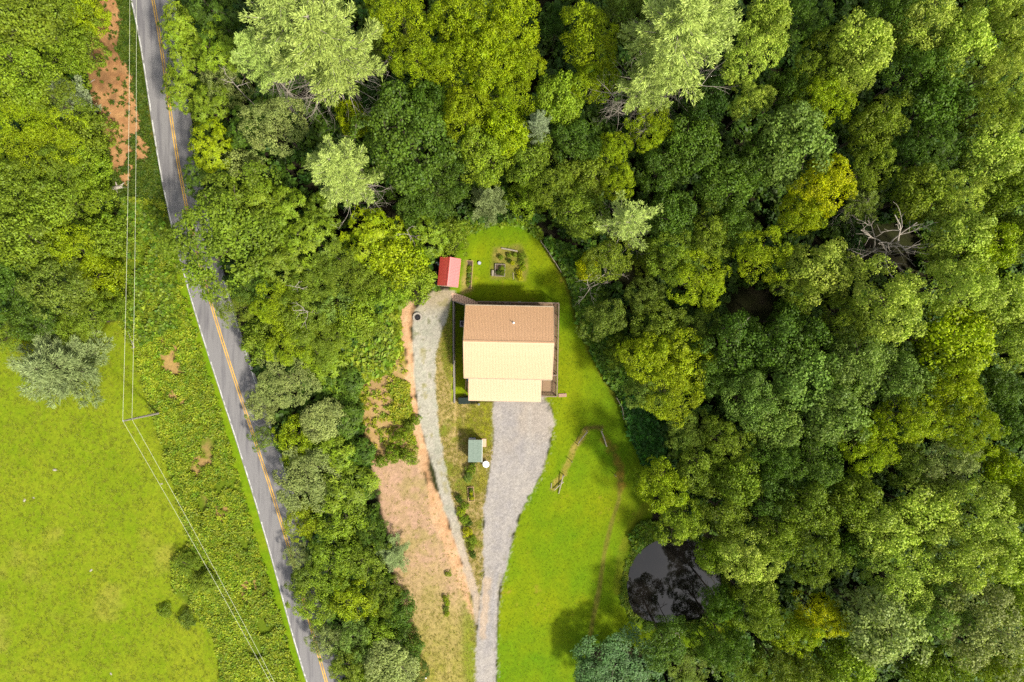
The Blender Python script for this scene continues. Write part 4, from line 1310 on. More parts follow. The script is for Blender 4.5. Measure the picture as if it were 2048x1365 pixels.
walk = thing("stone_walkway", "short pinkish paver walkway from the gravel to the deck's left end", "walkway", (-9.15, 6.85, 0))
for k in range(11):
    t = k / 10
    x = t * 3.7; y = -1.35 * t ** 1.15
    for s in range(3):
        wdt = .42
        MB().box((x - .06 * (s - 1), y + (s - 1) * wdt + .1 * math.sin(t * 3), 3.46 - .088 * k + RNG.uniform(-.01, .01)), (.35, wdt - .02, .12), -.3).build("paver", M['step'], walk, bevel=.012)
mb = MB()
for k in range(8): mb.box((.3 + k * .46, -.2 - k * .165, 1.6 - .055 * k), (.44, 1.05, 3.3 - .11 * k), -.3)
mb.build("support_wall", M['concrete'], walk)
rw = thing("retaining_wall", "low dark timber retaining wall between the drive bank and the house", "retaining wall", (-9.12, 0, 0))
for k in range(8):
    y0 = 6.2 - k * 2.0; zt = 3.5 * min(1, max(0, (y0 - 1 + 17) / 17)) + .12
    n = max(1, round(zt / .2))
    for q in range(n):
        MB().box((.02 * (q % 2), y0 - 1.0, q * zt / n + zt / n / 2), (.13, 1.98, zt / n - .012)).build("timber", M['pole'], rw)

for (px, n, lab) in ((1015, 1.1, "long white planter hanging on the deck's top railing"), (1039, .55, "short white planter hanging on the deck's top railing")):
    e = thing("planter_box", lab, "planter", (*at(px, 605.5, 3.4)[:2], 3.18), HR, "white planters on the deck railing")
    MB().box((0, .02, .17), (n, .24, .22)).build("box", M['whiteplastic'], e, bevel=.02)
    MB().box((0, .02, .285), (n - .06, .18, .02)).build("soil", M['soil'], e)

e = thing("air_conditioner", "square grey air conditioner with round fan beside the house's left wall", "air conditioner", (*at(926, 648)[:2], .0), HR)
MB().box((0, 0, .05), (1.05, 1.05, .12)).build("base_pad", M['concrete'], e)
MB().box((0, 0, .5), (.86, .86, .78)).build("cabinet", M['acbox'], e, bevel=.03)
MB().lathe([(.36, .892), (.36, .90), (.05, .90)], 20).build("fan_opening", M['ash'], e)
mb = MB()
for k in range(4): mb.box((.17 * math.cos(k * 1.57), .17 * math.sin(k * 1.57), .915), (.3, .1, .012), k * 1.57)
mb.build("fan", M['steel'], e)
mb = MB()
for k in range(5): mb.box((0, -.3 + k * .15, .935), (.78, .012, .012))
mb.build("grille", M['acbox'], e)

e = thing("barrel", "blue barrel in the corner where the front roof meets the house", "barrel", (*at(937.5, 759.5, .9)[:2], 0))
MB().lathe([(.27, 0), (.3, .05), (.3, .3), (.32, .32), (.3, .35), (.3, .6), (.32, .62), (.3, .65), (.29, .88), (.24, .9)], 18).build("body", M['blue'], e, smooth=False)
MB().lathe([(.25, .9), (.24, .92), (0.0, .92)], 18).build("lid", M['blue'], e)
for k, (a, b, lab) in enumerate((((932.4, 759.5), (931.2, 779), "outer pale plank lying along the front wing's left wall"), ((934.6, 761), (936.0, 786), "inner pale plank lying against the front wing's left wall"))):
    p, q = at(*a), at(*b)
    tag(MB().bar((p.x, p.y, .5), (q.x, q.y, .12), .16, .05).build("plank", M['lumber']), lab, "plank", "planks by the house wall")

e = thing("storage_bin", "dark green storage bin at the front roof's lower left corner", "storage bin", (*at(929, 801)[:2], 0), .03)
MB().box((0, 0, .45), (1.75, .95, .9)).build("body", M['darkgreen'], e, bevel=.04)
MB().box((0, 0, .93), (1.82, 1.02, .08)).build("lid", M['darkgreen'], e, bevel=.03)
MB().box((0, -.53, .75), (.4, .05, .06)).build("handle", M['steel'], e)
e = thing("bucket", "small white bucket below the front roof's edge", "bucket", (*at(958, 809)[:2], 0))
MB().lathe([(.11, 0), (.15, .34), (.16, .35), (.14, .35), (.1, .03), (0, .03)], 14).build("body", M['whiteplastic'], e)
MB().tube([(.15 * math.cos(a), .02, .34 + .16 * math.sin(a)) for a in np.linspace(0, math.pi, 9)], .008, 5).build("handle", M['steel'], e)

# ------------------------------------------------------------------ red shed
sc_ = at(898.8, 545, 5.3)
shed = thing("red_shed", "small shed with a bright red ribbed metal gable roof at the wood's edge", "shed", (sc_.x, sc_.y, gz(sc_.x, sc_.y)), math.radians(-6))
SL, SW, SE_, SR = 4.35, 1.6, 2.2, 3.15
mb = MB(); hw = 1.38; hl = 2.0
mb.add([(-hw, -hl, -.1), (hw, -hl, -.1), (hw, hl, -.1), (-hw, hl, -.1), (-hw, -hl, 2.2), (hw, -hl, 2.2), (hw, hl, 2.2), (-hw, hl, 2.2), (0, -hl, 2.98), (0, hl, 2.98)],
       [(0, 1, 5, 8, 4), (2, 3, 7, 9, 6), (1, 2, 6, 5), (3, 0, 4, 7), (4, 8, 9, 7), (5, 6, 9, 8)])
mb.build("wall", M['siding'], shed)
spm = panel_mesh("red_roof_panel", SL / 5, SW, SR - SE_); spm.materials.append(M['redroof'])
for k in range(5):
    for s in (1, -1):
        o = link("roof_panel", spm, None, shed); o.rotation_euler = (0, 0, s * math.pi / 2)
        o.location = (0, s * (-SL / 2 + k * SL / 5), SE_ + .002 * (k % 2))
mb = MB()
for s in (1, -1): mb.bar((s * .09, -SL / 2 - .02, SR - .01), (s * .09, SL / 2 + .02, SR - .01), .2, .02, up=(s * .58, 0, 1))
mb.build("ridge_cap", M['redroof'], shed)
MB().box((0, -SL / 2 - .03, SE_ - .06), (SW * 1.9, .04, .1)).build("gable_trim", M['trim'], shed)
d = MB().box((0, -hl - .03, 1.0), (1.3, .05, 1.95)).build("door", M['trim'], shed)
MB().box((.5, -hl - .07, 1.0), (.05, .05, .15)).build("handle", M['steel'], d)
for k, (px, py, lab) in enumerate(((873.5, 525.5, "white jug nearest the trees, left of the red shed"), (878, 529, "white jug touching the red shed's left eave"))):
    p = atg(px, py); e = thing("jug", lab, "jug", p, k, "white jugs beside the red shed")
    MB().lathe([(.0, 0), (.22, .0), (.24, .08), (.24, .42), (.16, .55), (.06, .6), (.06, .68)], 12).build("body", M['whiteplastic'], e)
    MB().lathe([(.08, .68), (.08, .73), (0, .73)], 10).build("cap", M['blue'], e)
p, q = atg(873.5, 545), atg(871, 563)
tag(MB().bar((p.x, p.y, p.z + .9), (q.x, q.y, q.z + .15), .2, .05).build("plank", M['lumber']), "weathered plank leaning beside the red shed's left side", "plank")

# ------------------------------------------------------------------ fire pit
p = atg(835.5, 635)
pit = thing("fire_pit", "round concrete fire pit with a dark grate at the end of the gravel", "fire pit", p)
for k in range(12):
    a0 = k * math.pi / 6 + .012; a1 = (k + 1) * math.pi / 6 - .012; vs = []
    for z in (-.05, .36):
        for r in (.48, .74):
            for a in (a0, (a0 + a1) / 2, a1): vs.append((r * math.cos(a), r * math.sin(a), z))
    MB().add(vs, [(0, 1, 4, 3), (1, 2, 5, 4), (6, 9, 10, 7), (7, 10, 11, 8), (3, 4, 10, 9), (4, 5, 11, 10), (0, 6, 7, 1), (1, 7, 8, 2), (0, 3, 9, 6), (2, 8, 11, 5)]).build("block", M['concrete'], pit)
MB().lathe([(.48, .1), (.3, .14), (0, .16)], 16).build("ash_bed", M['ash'], pit)
mb = MB()
for k in range(-3, 4): mb.box((k * .125, 0, .3), (.02, 2 * math.sqrt(.44 ** 2 - (k * .125) ** 2), .02))
mb.box((0, 0, .32), (.88, .03, .02)); mb.build("grate", M['steel'], pit)

# ------------------------------------------------------------------ small green shed, round table, beds
p = at(949.5, 902, 2.3)
gs = thing("green_shed", "small shed with a flat grey-green roof beside the gravel driveway", "shed", (p.x, p.y, gz(p.x, p.y)), math.radians(-.8))
MB().box((.08, 0, 1.1), (1.95, 3.1, 2.3)).build("wall", M['siding'], gs)
for k in range(3):
    o = MB().box((-.76 + k * .75, 0, 2.42 - .1 * (k - 1) * .0), (.745, 3.5, .09)).build("roof_sheet", M['greenroof'], gs, bevel=.01)
    o.rotation_euler = (0, math.radians(3), 0)
MB().box((1.17, 0, 2.33), (.07, 3.55, .16)).build("eave_trim", M['winframe'], gs)
d = MB().box((1.07, .5, 1.0), (.05, 1.2, 1.9)).build("door", M['trim'], gs); MB().box((1.12, .05, 1.0), (.04, .05, .14)).build("handle", M['steel'], d)
MB().box((1.35, .95, .12), (.75, 1.3, .08)).build("ramp", M['step'], gs)
p = atg(945, 878.5); e = thing("toolbox", "blue grey chest behind the small green shed", "chest", p)
MB().box((0, 0, .35), (1.0, .5, .7)).build("body", M['blue'], e, bevel=.03); MB().box((0, 0, .73), (1.06, .56, .06)).build("lid", M['acbox'], e, bevel=.02)

p = atg(972.3, 927.5); e = thing("round_table", "white round table beside the small green shed", "table", p)
MB().lathe([(0, .72), (.5, .72), (.54, .735), (.54, .76), (.5, .775), (.1, .78), (.06, .77), (0, .77)], 24).build("tabletop", M['whiteplastic'], e)
for k in range(3):
    MB().tube([(.1 * math.cos(k * 2.09), .1 * math.sin(k * 2.09), .72), (.42 * math.cos(k * 2.09), .42 * math.sin(k * 2.09), 0)], .03, 6).build("leg", M['whiteplastic'], e)
MB().tube([(0, 0, .77), (.0, .0, .88)], .05, 8).build("hub", M['acbox'], e)

def planter(px, py, w, l, rz, label, mat='greylog', hgt=.3):
    p = atg(px, py); e = thing("planter_bed", label, "raised bed", p, rz)
    for s in (-1, 1):
        MB().box((s * w / 2, 0, hgt / 2), (.09, l + .09, hgt), 0).build("board", M[mat], e, bevel=.01)
        MB().box((0, s * l / 2, hgt / 2), (w - .09, .09, hgt), 0).build("board", M[mat], e, bevel=.01)
    MB().box((0, 0, hgt * .35), (w - .1, l - .1, hgt * .6)).build("soil", M['soil'], e)
    return e
planter(942.3, 988, .95, 2.25, math.radians(4), "timber planter with red and orange flowers between the drives", 'lumber')
planter(938, 550, .95, 4.4, math.radians(-4), "long narrow planting bed edged with pale boards beside the red shed", 'lumber', .25)
planter(1000, 541, 1.55, 1.9, math.radians(-2), "timber raised vegetable bed behind the house", 'greylog')
def log(a, b, r, label, name="log", mat='greylog', z=None, group=None, cat="log"):
    p, q = atg(*a), atg(*b); rg = np.random.default_rng(int(a[0] * 7 + a[1]))
    pts = [p.lerp(q, t) + Vector((rg.normal(0, .02), rg.normal(0, .02), r * .8 + (0 if z is None else z[0] * (1 - t) + z[1] * t))) for t in (0, .25, .5, .75, 1)]
    return tag(MB().tube(pts, [r, r * .98, r * .95, r * .92, r * .85], 8).build(name, M[mat]), label, cat, group)
log((1003, 497), (1036, 503), .14, "grey log along the top of the kitchen garden")
log((985, 541), (985, 553), .22, "short thick stone coloured log at the kitchen garden's left end")
log((1026, 546), (1026.5, 560), .06, "thin pale stake lying by the yellow kitchen garden plants")
p = atg(959, 527); e = thing("bucket", "pale blue bucket on the grass near the kitchen garden", "bucket", p)
MB().lathe([(.2, 0), (.27, .4), (.29, .41), (.26, .41), (.19, .06), (0, .06)], 16).build("body", M['blue'], e)
MB().lathe([(.27, .42), (.26, .44), (0, .45)], 16).build("lid", M['acbox'], e)
# kitchen garden and planter plants, each plant its own
def plant(px, py, r, tint, label, group, h=.8):
    tree(px, py, r, h, 'bush', tint, label, group, "plant", "garden_plant")
G_ = "plants of the kitchen garden"
for px, py, r, tn, lab in ((1045, 512, 7, 'G', "topmost plant of the kitchen garden's right hand row"), (1043, 524, 7, 'R', "second plant of the kitchen garden's right hand row"), (1046, 536, 7, 'Y', "third plant, yellowish, of the garden's right hand row"),
                           (1038, 545, 7, 'Q', "golden plant left of the row's foot in the kitchen garden"), (1040, 556, 7, 'Q', "golden plant at the bottom of the kitchen garden"), (1018, 511, 5, 'R', "small plant just below the grey garden log"), (1030, 510, 5, 'R', "small plant below the right end of the grey garden log"),
                           (1001, 515, 5, 'R', "lone plant at the upper left of the kitchen garden"), (1024, 526, 5, 'Q', "orange flowering plant in the middle of the kitchen garden"), (1018, 522, 4, 'D', "dark plant in the middle of the kitchen garden"), (1004, 537, 5, 'R', "plant in the upper half of the raised vegetable bed"),
                           (996, 545, 5, 'D', "dark plant in the lower left of the raised vegetable bed"), (1005, 546, 5, 'G', "plant in the lower right of the raised vegetable bed")):
    plant(px, py, r, tn, lab, G_)
for k, (px, py, tn, lab) in enumerate(((942, 981, 'R', "green plant at the top of the timber planter"), (942.5, 986.5, 'Q', "orange flowers in the middle of the timber planter"), (942, 992, 'N', "reddish brown plant in the lower timber planter"), (944, 996, 'Q', "orange flowers at the bottom of the timber planter"))):
    plant(px, py, 4.5, tn, lab, "plants of the timber planter", .9)
for k, (py, tn, lab) in enumerate(((538, 'Y', "top plant in the long narrow bed"), (545, 'R', "second plant in the long narrow bed"), (553, 'U', "bluish third plant in the long narrow bed"), (561, 'G', "fourth plant in the long narrow bed"), (570, 'R', "bottom plant in the long narrow bed"))):
    plant(939.3 - k * .5, py, 5, tn, lab, "plants of the long narrow bed", .8)

# ------------------------------------------------------------------ old rail fence on the lawn
FG = "old rail fence on the lawn"
log((1173.5, 862), (1156, 886), .10, "pale fence rail lying on the lawn, upper left of the two top rails", "fence_rail", z=(.9, .35), group=FG, cat="fence rail")
log((1201.5, 860), (1213, 893), .12, "grey fence rail at the upper right of the lawn", "fence_rail", z=(.9, .2), group=FG, cat="fence rail")
log((1126, 949), (1117, 987), .09, "long pale rail of the crossed pair at the old fence's end", "fence_rail", z=(.7, .1), group=FG, cat="fence rail")
log((1126, 963), (1108, 980), .10, "short pale rail crossing the long one at the old fence's end", "fence_rail", z=(.3, .25), group=FG, cat="fence rail")
log((1103, 966), (1102, 977), .08, "stubby curved rail end on the grass by the crossed rails", "fence_rail", z=(.0, .0), group=FG, cat="fence rail")
for px, py, lab in ((1154.5, 888.5, "fence post at the foot of the upper left rail"), (1142.5, 922, "fence post standing alone between rail and crossed rails"), (1127, 950, "fence post at the top of the crossed rails"), (1229.5, 949.5, "fence post by the worn grass on the lawn's right side"),
                    (1172, 860, "fence post at the top left corner of the old rail fence"), (1203, 858, "fence post at the top right corner of the old rail fence")):
    p = atg(px, py)
    tag(MB().tube([(p.x, p.y, p.z - .2), (p.x, p.y, p.z + .6), (p.x + .02, p.y, p.z + 1.25)], [.07, .065, .06], 7).build("fence_post", M['greylog']), lab, "fence post", FG)
# fence at the wood's edge
def edge_fence(name, label, pts):
    e = thing(name, label, "fence", atg(*pts[0])); o0 = e.location.copy()
    ps = [atg(*q) for q in pts]
    for a, b in zip(ps[:-1], ps[1:]):
        n = max(1, round((b - a).length / 2.4))
        for i in range(n):
            q = a.lerp(b, i / n) - o0
            MB().box((q.x, q.y, .5), (.1, .1, 1.3)).build("post", M['greylog'], e)
        for z in (.45, .95):
            MB().bar(a - o0 + Vector((0, 0, z)), b - o0 + Vector((0, 0, z)), .05, .14).build("rail", M['greylog'], e)
edge_fence("wooden_fence", "pale rail fence by the lawn's top right edge", [(1081, 484), (1098, 508), (1112, 530), (1122, 546)])
edge_fence("wooden_fence", "short rail fence at the lawn edge beside the dark leafy bank", [(1232, 796), (1243, 815), (1246, 838)])

# ------------------------------------------------------------------ utility pole, wires, log, stump, leaning post
pb = at(320, 826); ptop = at(247, 842, 10.8)
up = thing("utility_pole", "grey wooden utility pole standing at the pasture's edge", "utility pole", (pb.x, pb.y, gz(pb.x, pb.y)))
tp = Vector((ptop.x - pb.x, ptop.y - pb.y, 10.8))
MB().tube([(0, 0, -.5), tp * .5, tp], [.19, .16, .12], 10).build("pole", M['pole'], up)
MB().tube([tp + Vector((0, 0, -.02)), tp + Vector((0, 0, .16)), tp + Vector((0, 0, .24))], [.07, .09, .05], 8).build("insulator", M['acbox'], up)
n8 = tp * (8.9 / 10.8)
MB().box(n8 + Vector((.16, 0, 0)), (.12, .16, .2)).build("neutral_bracket", M['steel'], up)
def wire(pts, label):
    c = bpy.data.curves.new("power_line", 'CURVE'); mbw = MB()
    out = []
    for (a, b, sag) in pts:
        for i in range(25):
            t = i / 24
            if out and i == 0: continue
            q = a.lerp(b, t); q.z -= sag * 4 * t * (1 - t); out.append(q)
    bpy.data.curves.remove(c)
    return tag(mbw.tube(out, .019, 5).build("power_line", M['wire']), label, "power line", "power lines over the pasture")
T1 = pb + tp + Vector((0, 0, .2)); T2 = pb + n8 + Vector((.22, 0, 0))
nA = at(258, -20, 10.4); nB = at(271, -20, 8.6); sA = at(552, 1390, 10.2); sB = at(560, 1390, 8.5)
nA = T1 + (nA - T1) * 1.15; nB = T2 + (nB - T2) * 1.15; sA = T1 + (sA - T1) * 1.15; sB = T2 + (sB - T2) * 1.15
wire([(nA, T1, .5), (T1, sA, .5)], "upper power line, running over the top of the utility pole")
wire([(nB, T2, .5), (T2, sB, .5)], "lower power line, held below the utility pole's top")
e = thing("fallen_log", "grey log leaning in the weeds beside the pale blue-green tree", "log", atg(255, 653))
q = atg(272, 695) - e.location
MB().tube([(0, 0, .35), q * .5 + Vector((0, 0, .45)), q + Vector((0, 0, .5))], [.13, .14, .15], 8).build("stem", M['pole'], e)
MB().tube([q + Vector((0, 0, .5)), q + Vector((-.55, -.15, .45))], [.08, .06], 6).build("stub", M['pole'], e)
e = thing("driftwood_stump", "pale driftwood stump with roots at the wood's edge", "stump", atg(236, 377), .3)
MB().tube([(-.9, .1, .2), (0, 0, .35), (.9, -.05, .3)], [.3, .38, .22], 8).build("trunk", M['deadwood'], e)
for k, (x, y, z) in enumerate(((1.5, .4, .5), (1.6, -.4, .2), (-1.4, .5, .3), (.2, .9, .6), (-.2, -.8, .2))):
    MB().tube([(x * .4, y * .4, .3), (x, y, z)], [.16, .05], 6).build("root", M['deadwood'], e)
log((222, 410), (238, 417), .08, "thin bare branch lying on the ground below the driftwood stump", mat='deadwood')
log((176, 168), (190, 160), .06, "thin bare branch lying at the left edge of the clay bank", mat='deadwood')
log((205, 240), (222, 226), .07, "bare branch lying on the clay bank's brown brush", mat='deadwood')
e = thing("lamp_post", "thin dark post beside the bottom of the bare yard", "post", atg(857, 1336))
MB().tube([(0, 0, -.2), (0, 0, 3.3)], .05, 8).build("post", M['steel'], e)
MB().lathe([(.0, 3.3), (.1, 3.3), (.12, 3.45), (0, 3.52)], 10).build("cap", M['whiteplastic'], e)
e = thing("rock", "pale rock at the hedgerow's edge near the bare yard's foot", "rock", atg(826, 1297))
rk = leafy  # noqa
vs = sphere_points(np.random.default_rng(4), 60, -1, .1) * np.array([.32, .26, .2]); 
import bmesh
bm = bmesh.new()
for p in vs: bm.verts.new(p)
bmesh.ops.convex_hull(bm, input=bm.verts)
me = bpy.data.meshes.new("stone"); bm.to_mesh(me); bm.free()
link("stone", me, M['concrete'], e)
# field stones and pale tufts seen in the pasture
rs = me.copy()
for k, (px, py, s, lab) in enumerate(((110, 940, 1.2, "pale stone in the upper pasture"), (49, 1001, 1.0, "pale stone in the left pasture"), (67, 996, .7, "grey stone beside the pale left pasture stone"), (182, 1141, .9, "narrow pale stone in the middle of the pasture"),
                                      (222, 1348, .8, "stone at the bottom of the pasture"), (323, 968, .7, "pale stone at the pasture's weedy edge"), (386, 1094, .7, "stone under the power lines by the dark bush"))):
    p = atg(px, py); o = link("rock", rs, None, None); o.location = p; o.scale = (s, s * .7, s * .6); o.rotation_euler = (0, 0, k * 1.3)
    tag(o, lab, "rock", "stones in the pasture")
# ------------------------------------------------------------------ ground plants nobody could count
def small_plant(name, seed, n, L, W, h, upright):
    rg = np.random.default_rng(seed)
    c = rg.normal(size=(n, 3)) * np.array([.12, .12, 0]) ; c[:, 2] = rg.uniform(.02, h, n)
    a = rg.random(n) * 6.283
    out = np.stack([np.cos(a), np.sin(a), np.full(n, upright)], -1)
    axis = unit(out + rg.normal(size=(n, 3)) * .25)
    nrm = unit(np.stack([-np.cos(a) * upright, -np.sin(a) * upright, np.full(n, 1.0)], -1) + rg.normal(size=(n, 3)) * .3)
    v, f = leaf_quads(c, axis, nrm, L * rg.uniform(.6, 1.3, n), W * rg.uniform(.7, 1.3, n))
    lv = np.clip(np.stack([rg.normal(.5, .2, n), rg.normal(.5, .15, n), rg.random(n)], -1), 0, 1)
    me = crown_mesh(name, v, f, lv); me.materials.append(M['plant'])
    return bpy.data.objects.new(name, me)
SRC = {'weed': [small_plant("weed_plant", 800 + i, 22, .34, .15, .45, .35) for i in range(4)],
       'broad': [small_plant("broad_plant", 820 + i, 22, .40, .30, .6, .25) for i in range(3)],
       'tuft': [small_plant("grass_tuft", 840 + i, 16, .28, .04, .03, 1.1) for i in range(3)],
       'under': [small_plant("under_bush", 860 + i, 60, .42, .26, 1.3, .4) for i in range(3)]}
SRCC = {}
for k, os_ in SRC.items():
    cc = bpy.data.collections.new("plants_" + k)
    for o in os_: cc.objects.link(o)
    SRCC[k] = cc

def scatter(name, pts, scl, tint, src):
    me = bpy.data.meshes.new(name)
    n = len(pts)
    me.vertices.add(n); me.vertices.foreach_set("co", np.asarray(pts, np.float32).ravel())
    a = me.attributes.new("scl", 'FLOAT', 'POINT'); a.data.foreach_set("value", np.asarray(scl, np.float32))
    a = me.attributes.new("spin", 'FLOAT', 'POINT'); a.data.foreach_set("value", RNG.random(n).astype(np.float32) * 6.283)
    a = me.attributes.new("tint", 'FLOAT_COLOR', 'POINT'); a.data.foreach_set("color", np.concatenate([tint, np.ones((n, 1))], 1).astype(np.float32).ravel())
    o = link(name, me); o["kind"] = "stuff"
    ng = bpy.data.node_groups.new("scatter_" + name, 'GeometryNodeTree')
    ng.interface.new_socket("Geometry", in_out='INPUT', socket_type='NodeSocketGeometry')
    ng.interface.new_socket("Geometry", in_out='OUTPUT', socket_type='NodeSocketGeometry')
    gi = ng.nodes.new("NodeGroupInput"); go = ng.nodes.new("NodeGroupOutput")
    ci = ng.nodes.new("GeometryNodeCollectionInfo"); ci.inputs["Collection"].default_value = SRCC[src]
    ci.inputs["Separate Children"].default_value = True; ci.inputs["Reset Children"].default_value = True
    ip = ng.nodes.new("GeometryNodeInstanceOnPoints"); ip.inputs["Pick Instance"].default_value = True
    na = ng.nodes.new("GeometryNodeInputNamedAttribute"); na.data_type = 'FLOAT'; na.inputs["Name"].default_value = "scl"
    nb = ng.nodes.new("GeometryNodeInputNamedAttribute"); nb.data_type = 'FLOAT'; nb.inputs["Name"].default_value = "spin"
    cx = ng.nodes.new("ShaderNodeCombineXYZ")
    L = ng.links
    L.new(nb.outputs[0], cx.inputs[2])
    L.new(gi.outputs[0], ip.inputs["Points"]); L.new(ci.outputs[0], ip.inputs["Instance"])
    L.new(cx.outputs[0], ip.inputs["Rotation"]); L.new(na.outputs[0], ip.inputs["Scale"])
    L.new(ip.outputs[0], go.inputs[0])
    m = o.modifiers.new("scatter", 'NODES'); m.node_group = ng
    return o

ZF = ZONE
def field(n, poly, zones=None, alpha=None):
    """random ground points inside a photo polygon, kept on the given zones"""
    poly_a = np.array(poly, float)
    px = RNG.uniform(max(poly_a[:, 0].min(), -120), min(poly_a[:, 0].max(), 2168), n * 2); py = RNG.uniform(max(poly_a[:, 1].min(), -80), min(poly_a[:, 1].max(), 1445), n * 2)
    k = sdf(poly, px, py) < 0
    px, py = px[k], py[k]
    x = (px - 1024) * S; y = (682.5 - py) * S
    i = np.clip(((x - GX0) / GD).round().astype(int), 0, nx - 1); j = np.clip(((y - GY0) / GD).round().astype(int), 0, ny - 1)
    ok = ROAD_IN[j, i] < -6
    if zones is not None: ok &= np.isin(ZF[j, i], zones)
    if alpha is not None: ok &= RNG.random(len(px)) < alpha(px, py, j, i)
    return np.stack([x, y, Z[j, i]], -1)[ok], px[ok], py[ok], j[ok], i[ok]
def tints(n, a, b, jit=.12):
    t = RNG.random((n, 1))
    c = A3(*a, .66) * (1 - t) + A3(*b, .66) * t
    return np.clip(c * RNG.normal(1, jit, (n, 1)), .002, 1)

# roadside weeds, sparse where the clay shows
p, px, py, j, i = field(34000, POLY['weeds'], [2, 0], lambda px, py, j, i: np.clip(1.1 - 1.05 * clayspots[j, i] - sstep(-30, -14, ROAD_IN[j, i]) * (py > 430), 0, 1) * (N_MID[j, i] > .33))
scatter("roadside_weeds", p, RNG.uniform(.4, 1.25, len(p)) * (.7 + .7 * N_B2[j, i]), tints(len(p), (108, 142, 26), (158, 166, 36), .16) * (.85 + .55 * np.clip(N_MID[j, i] * 1.6 - .3, 0, 1))[:, None], 'weed')
q = [(250, 400), (322, 425), (352, 560), (356, 650), (285, 690), (235, 610), (240, 480)]
p, px, py, j, i = field(2600, q, None, lambda px, py, j, i: (N_MID[j, i] > .42) * 1.0); scatter("bramble_patch", p, RNG.uniform(.6, 1.5, len(p)), tints(len(p), (84, 122, 26), (142, 158, 36), .2), 'broad')
# weeds on the upper verge and round the clay, tints darkened for tree shade
p, px, py, j, i = field(9000, POLY['topverge'], [2, 3], lambda px, py, j, i: np.where(ZF[j, i] == 3, .03 + .5 * (N_MID[j, i] > .7), .75))
scatter("verge_weeds", p, RNG.uniform(.4, 1.1, len(p)), tints(len(p), (66, 96, 20), (104, 120, 30)), 'weed')
# slope above the drive
p, px, py, j, i = field(9000, POLY['slope'], [7], lambda px, py, j, i: np.clip(1.3 - sstep(620, 720, py) * 1.15 + .35 * (N_B2[j, i] < .48), .05, 1) * np.where(N_B2[j, i] * .55 + N_FINE[j, i] * .45 > .48, .18, 1))
scatter("slope_weeds", p, RNG.uniform(.4, 1.3, len(p)), tints(len(p), (130, 158, 22), (178, 172, 44)), 'weed')
q = [(690, 560), (790, 560), (815, 600), (800, 640), (806, 690), (780, 740), (730, 760), (690, 700)]
p, px, py, j, i = field(2600, q, [7, 0]); scatter("slope_thicket", p, RNG.uniform(.9, 2.2, len(p)), tints(len(p), (108, 144, 28), (150, 160, 34)), 'broad')
# rough grass in the pasture, the dry strip and along drive edges
p, px, py, j, i = field(22000, POLY['pasture'], [1], lambda px, py, j, i: .25 + .75 * (N_FINE[j, i] > .55))
scatter("pasture_grass", p, RNG.uniform(.3, .75, len(p)), tints(len(p), (128, 152, 14), (172, 172, 50)), 'tuft')
p, px, py, j, i = field(3500, POLY['strip'], [5]); scatter("dry_grass", p, RNG.uniform(.4, .9, len(p)), tints(len(p), (150, 150, 40), (190, 172, 90)), 'tuft')
p, px, py, j, i = field(4000, POLY['yard'], [6], lambda px, py, j, i: .12 + .7 * sstep(1080, 1330, py)); scatter("yard_grass", p, RNG.uniform(.3, .8, len(p)), tints(len(p), (148, 156, 40), (190, 172, 96)), 'tuft')
p, px, py, j, i = field(14000, POLY['lawn'], [4]); scatter("lawn_grass", p, RNG.uniform(.2, .45, len(p)), tints(len(p), (116, 156, 3), (154, 166, 8), .08), 'tuft')
# pond margin
d_ = [(1200, 1040), (1340, 1040), (1460, 1080), (1490, 1260), (1240, 1280), (1220, 1100)]
p, px, py, j, i = field(9000, d_, None, lambda px, py, j, i: (POND_D[j, i] > 1.5) * np.clip(.9 - np.abs(POND_D[j, i] - 4) / 9 + (N_FINE[j, i] - .5), 0, 1)); scatter("pond_margin_plants", p, RNG.uniform(.4, 1.0, len(p)), tints(len(p), (84, 128, 12), (136, 150, 26)), 'weed')
q = [(1262, 1068), (1284, 1044), (1318, 1048), (1332, 1064), (1290, 1085), (1268, 1100)]
p, px, py, j, i = field(500, q, None, lambda px, py, j, i: .75 * (POND_D[j, i] > 1) * (N_MID[j, i] > .4)); scatter("pond_reeds", p, RNG.uniform(.8, 1.6, len(p)), tints(len(p), (84, 124, 14), (130, 148, 24)), 'broad')
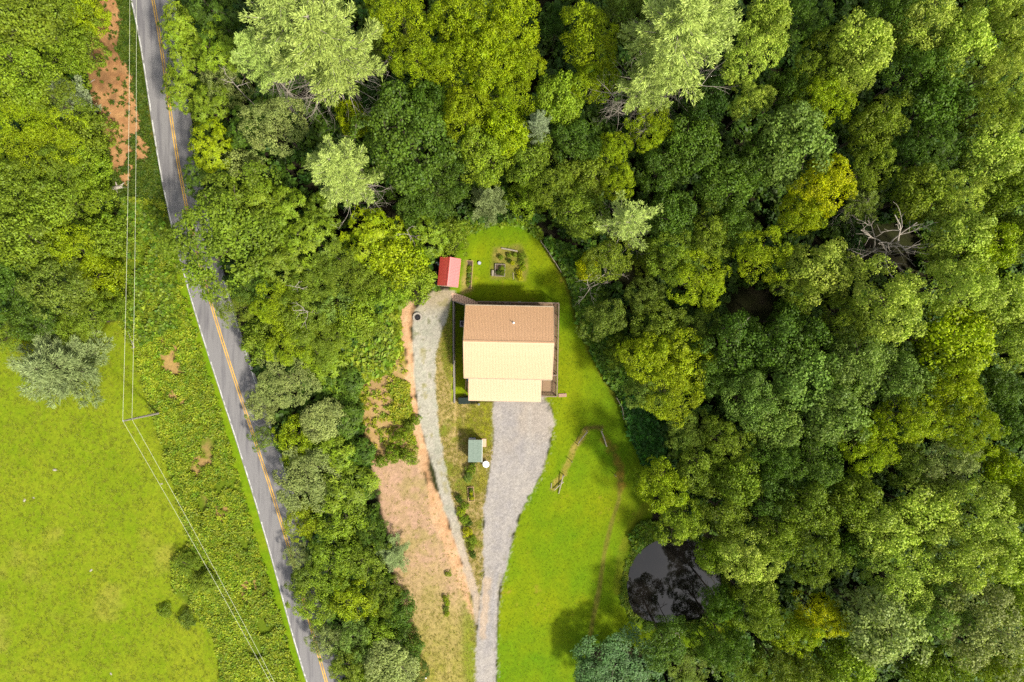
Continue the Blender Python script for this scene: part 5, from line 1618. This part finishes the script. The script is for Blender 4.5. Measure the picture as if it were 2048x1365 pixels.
# leafy bank between lawn and forest
q = [(1092, 478), (1150, 500), (1190, 560), (1240, 640), (1270, 720), (1300, 800), (1325, 860), (1318, 930), (1290, 925), (1266, 865), (1243, 800), (1204, 738), (1175, 680), (1154, 615), (1138, 558), (1112, 518)]
p, px, py, j, i = field(5200, q, None); scatter("leafy_bank", p, RNG.uniform(.8, 2.0, len(p)), tints(len(p), (76, 120, 26), (116, 146, 34)), 'broad')
q = [(1250, 800), (1300, 800), (1325, 860), (1318, 930), (1292, 925), (1266, 865)]
p, px, py, j, i = field(1500, q, None); scatter("dark_leafy_bank", p, RNG.uniform(1.2, 2.4, len(p)), tints(len(p), (48, 96, 28), (70, 120, 36)), 'broad')
q = [(880, 500), (930, 470), (985, 448), (1045, 448), (1085, 478), (1075, 460), (1040, 430), (960, 430), (900, 460)]
p, px, py, j, i = field(1600, q, None); scatter("garden_edge_plants", p, RNG.uniform(.7, 1.6, len(p)), tints(len(p), (96, 132, 22), (132, 150, 26)), 'broad')
# undergrowth of the woods
gap = lambda px, py: np.minimum(np.minimum(np.hypot((px - 1500) / 60, (py - 615) / 38), np.hypot((px - 1775) / 60, (py - 500) / 55)), np.hypot((px - 1268) / 30, (py - 555) / 26)) > 1
for nm, q in (("left_wood_undergrowth", [(-120, -80), (190, -80), (180, 170), (225, 330), (240, 640), (60, 660), (-120, 690)]),
              ("roadside_undergrowth", [(360, -80), (470, -80), (700, 400), (870, 500), (880, 580), (800, 600), (700, 700), (740, 930), (770, 1060), (800, 1220), (845, 1445), (700, 1445), (650, 1200), (585, 960), (520, 720), (440, 500), (390, 200)]),
              ("forest_undergrowth", [(470, -80), (2168, -80), (2168, 1445), (1230, 1445), (1260, 1300), (1450, 1260), (1470, 1080), (1330, 1050), (1330, 900), (1290, 780), (1150, 500), (1050, 440), (900, 450), (700, 400)])):
    n = {"l": 2200, "r": 2600, "f": 9500}[nm[0]]
    p, px, py, j, i = field(n, q, [0, 7], lambda px, py, j, i: 1.0 * gap(px, py) * (POND_D[j, i] > 10))
    scatter(nm, p, RNG.uniform(.7, 2.1, len(p)), tints(len(p), (56, 92, 26), (100, 128, 32), .2), 'under')
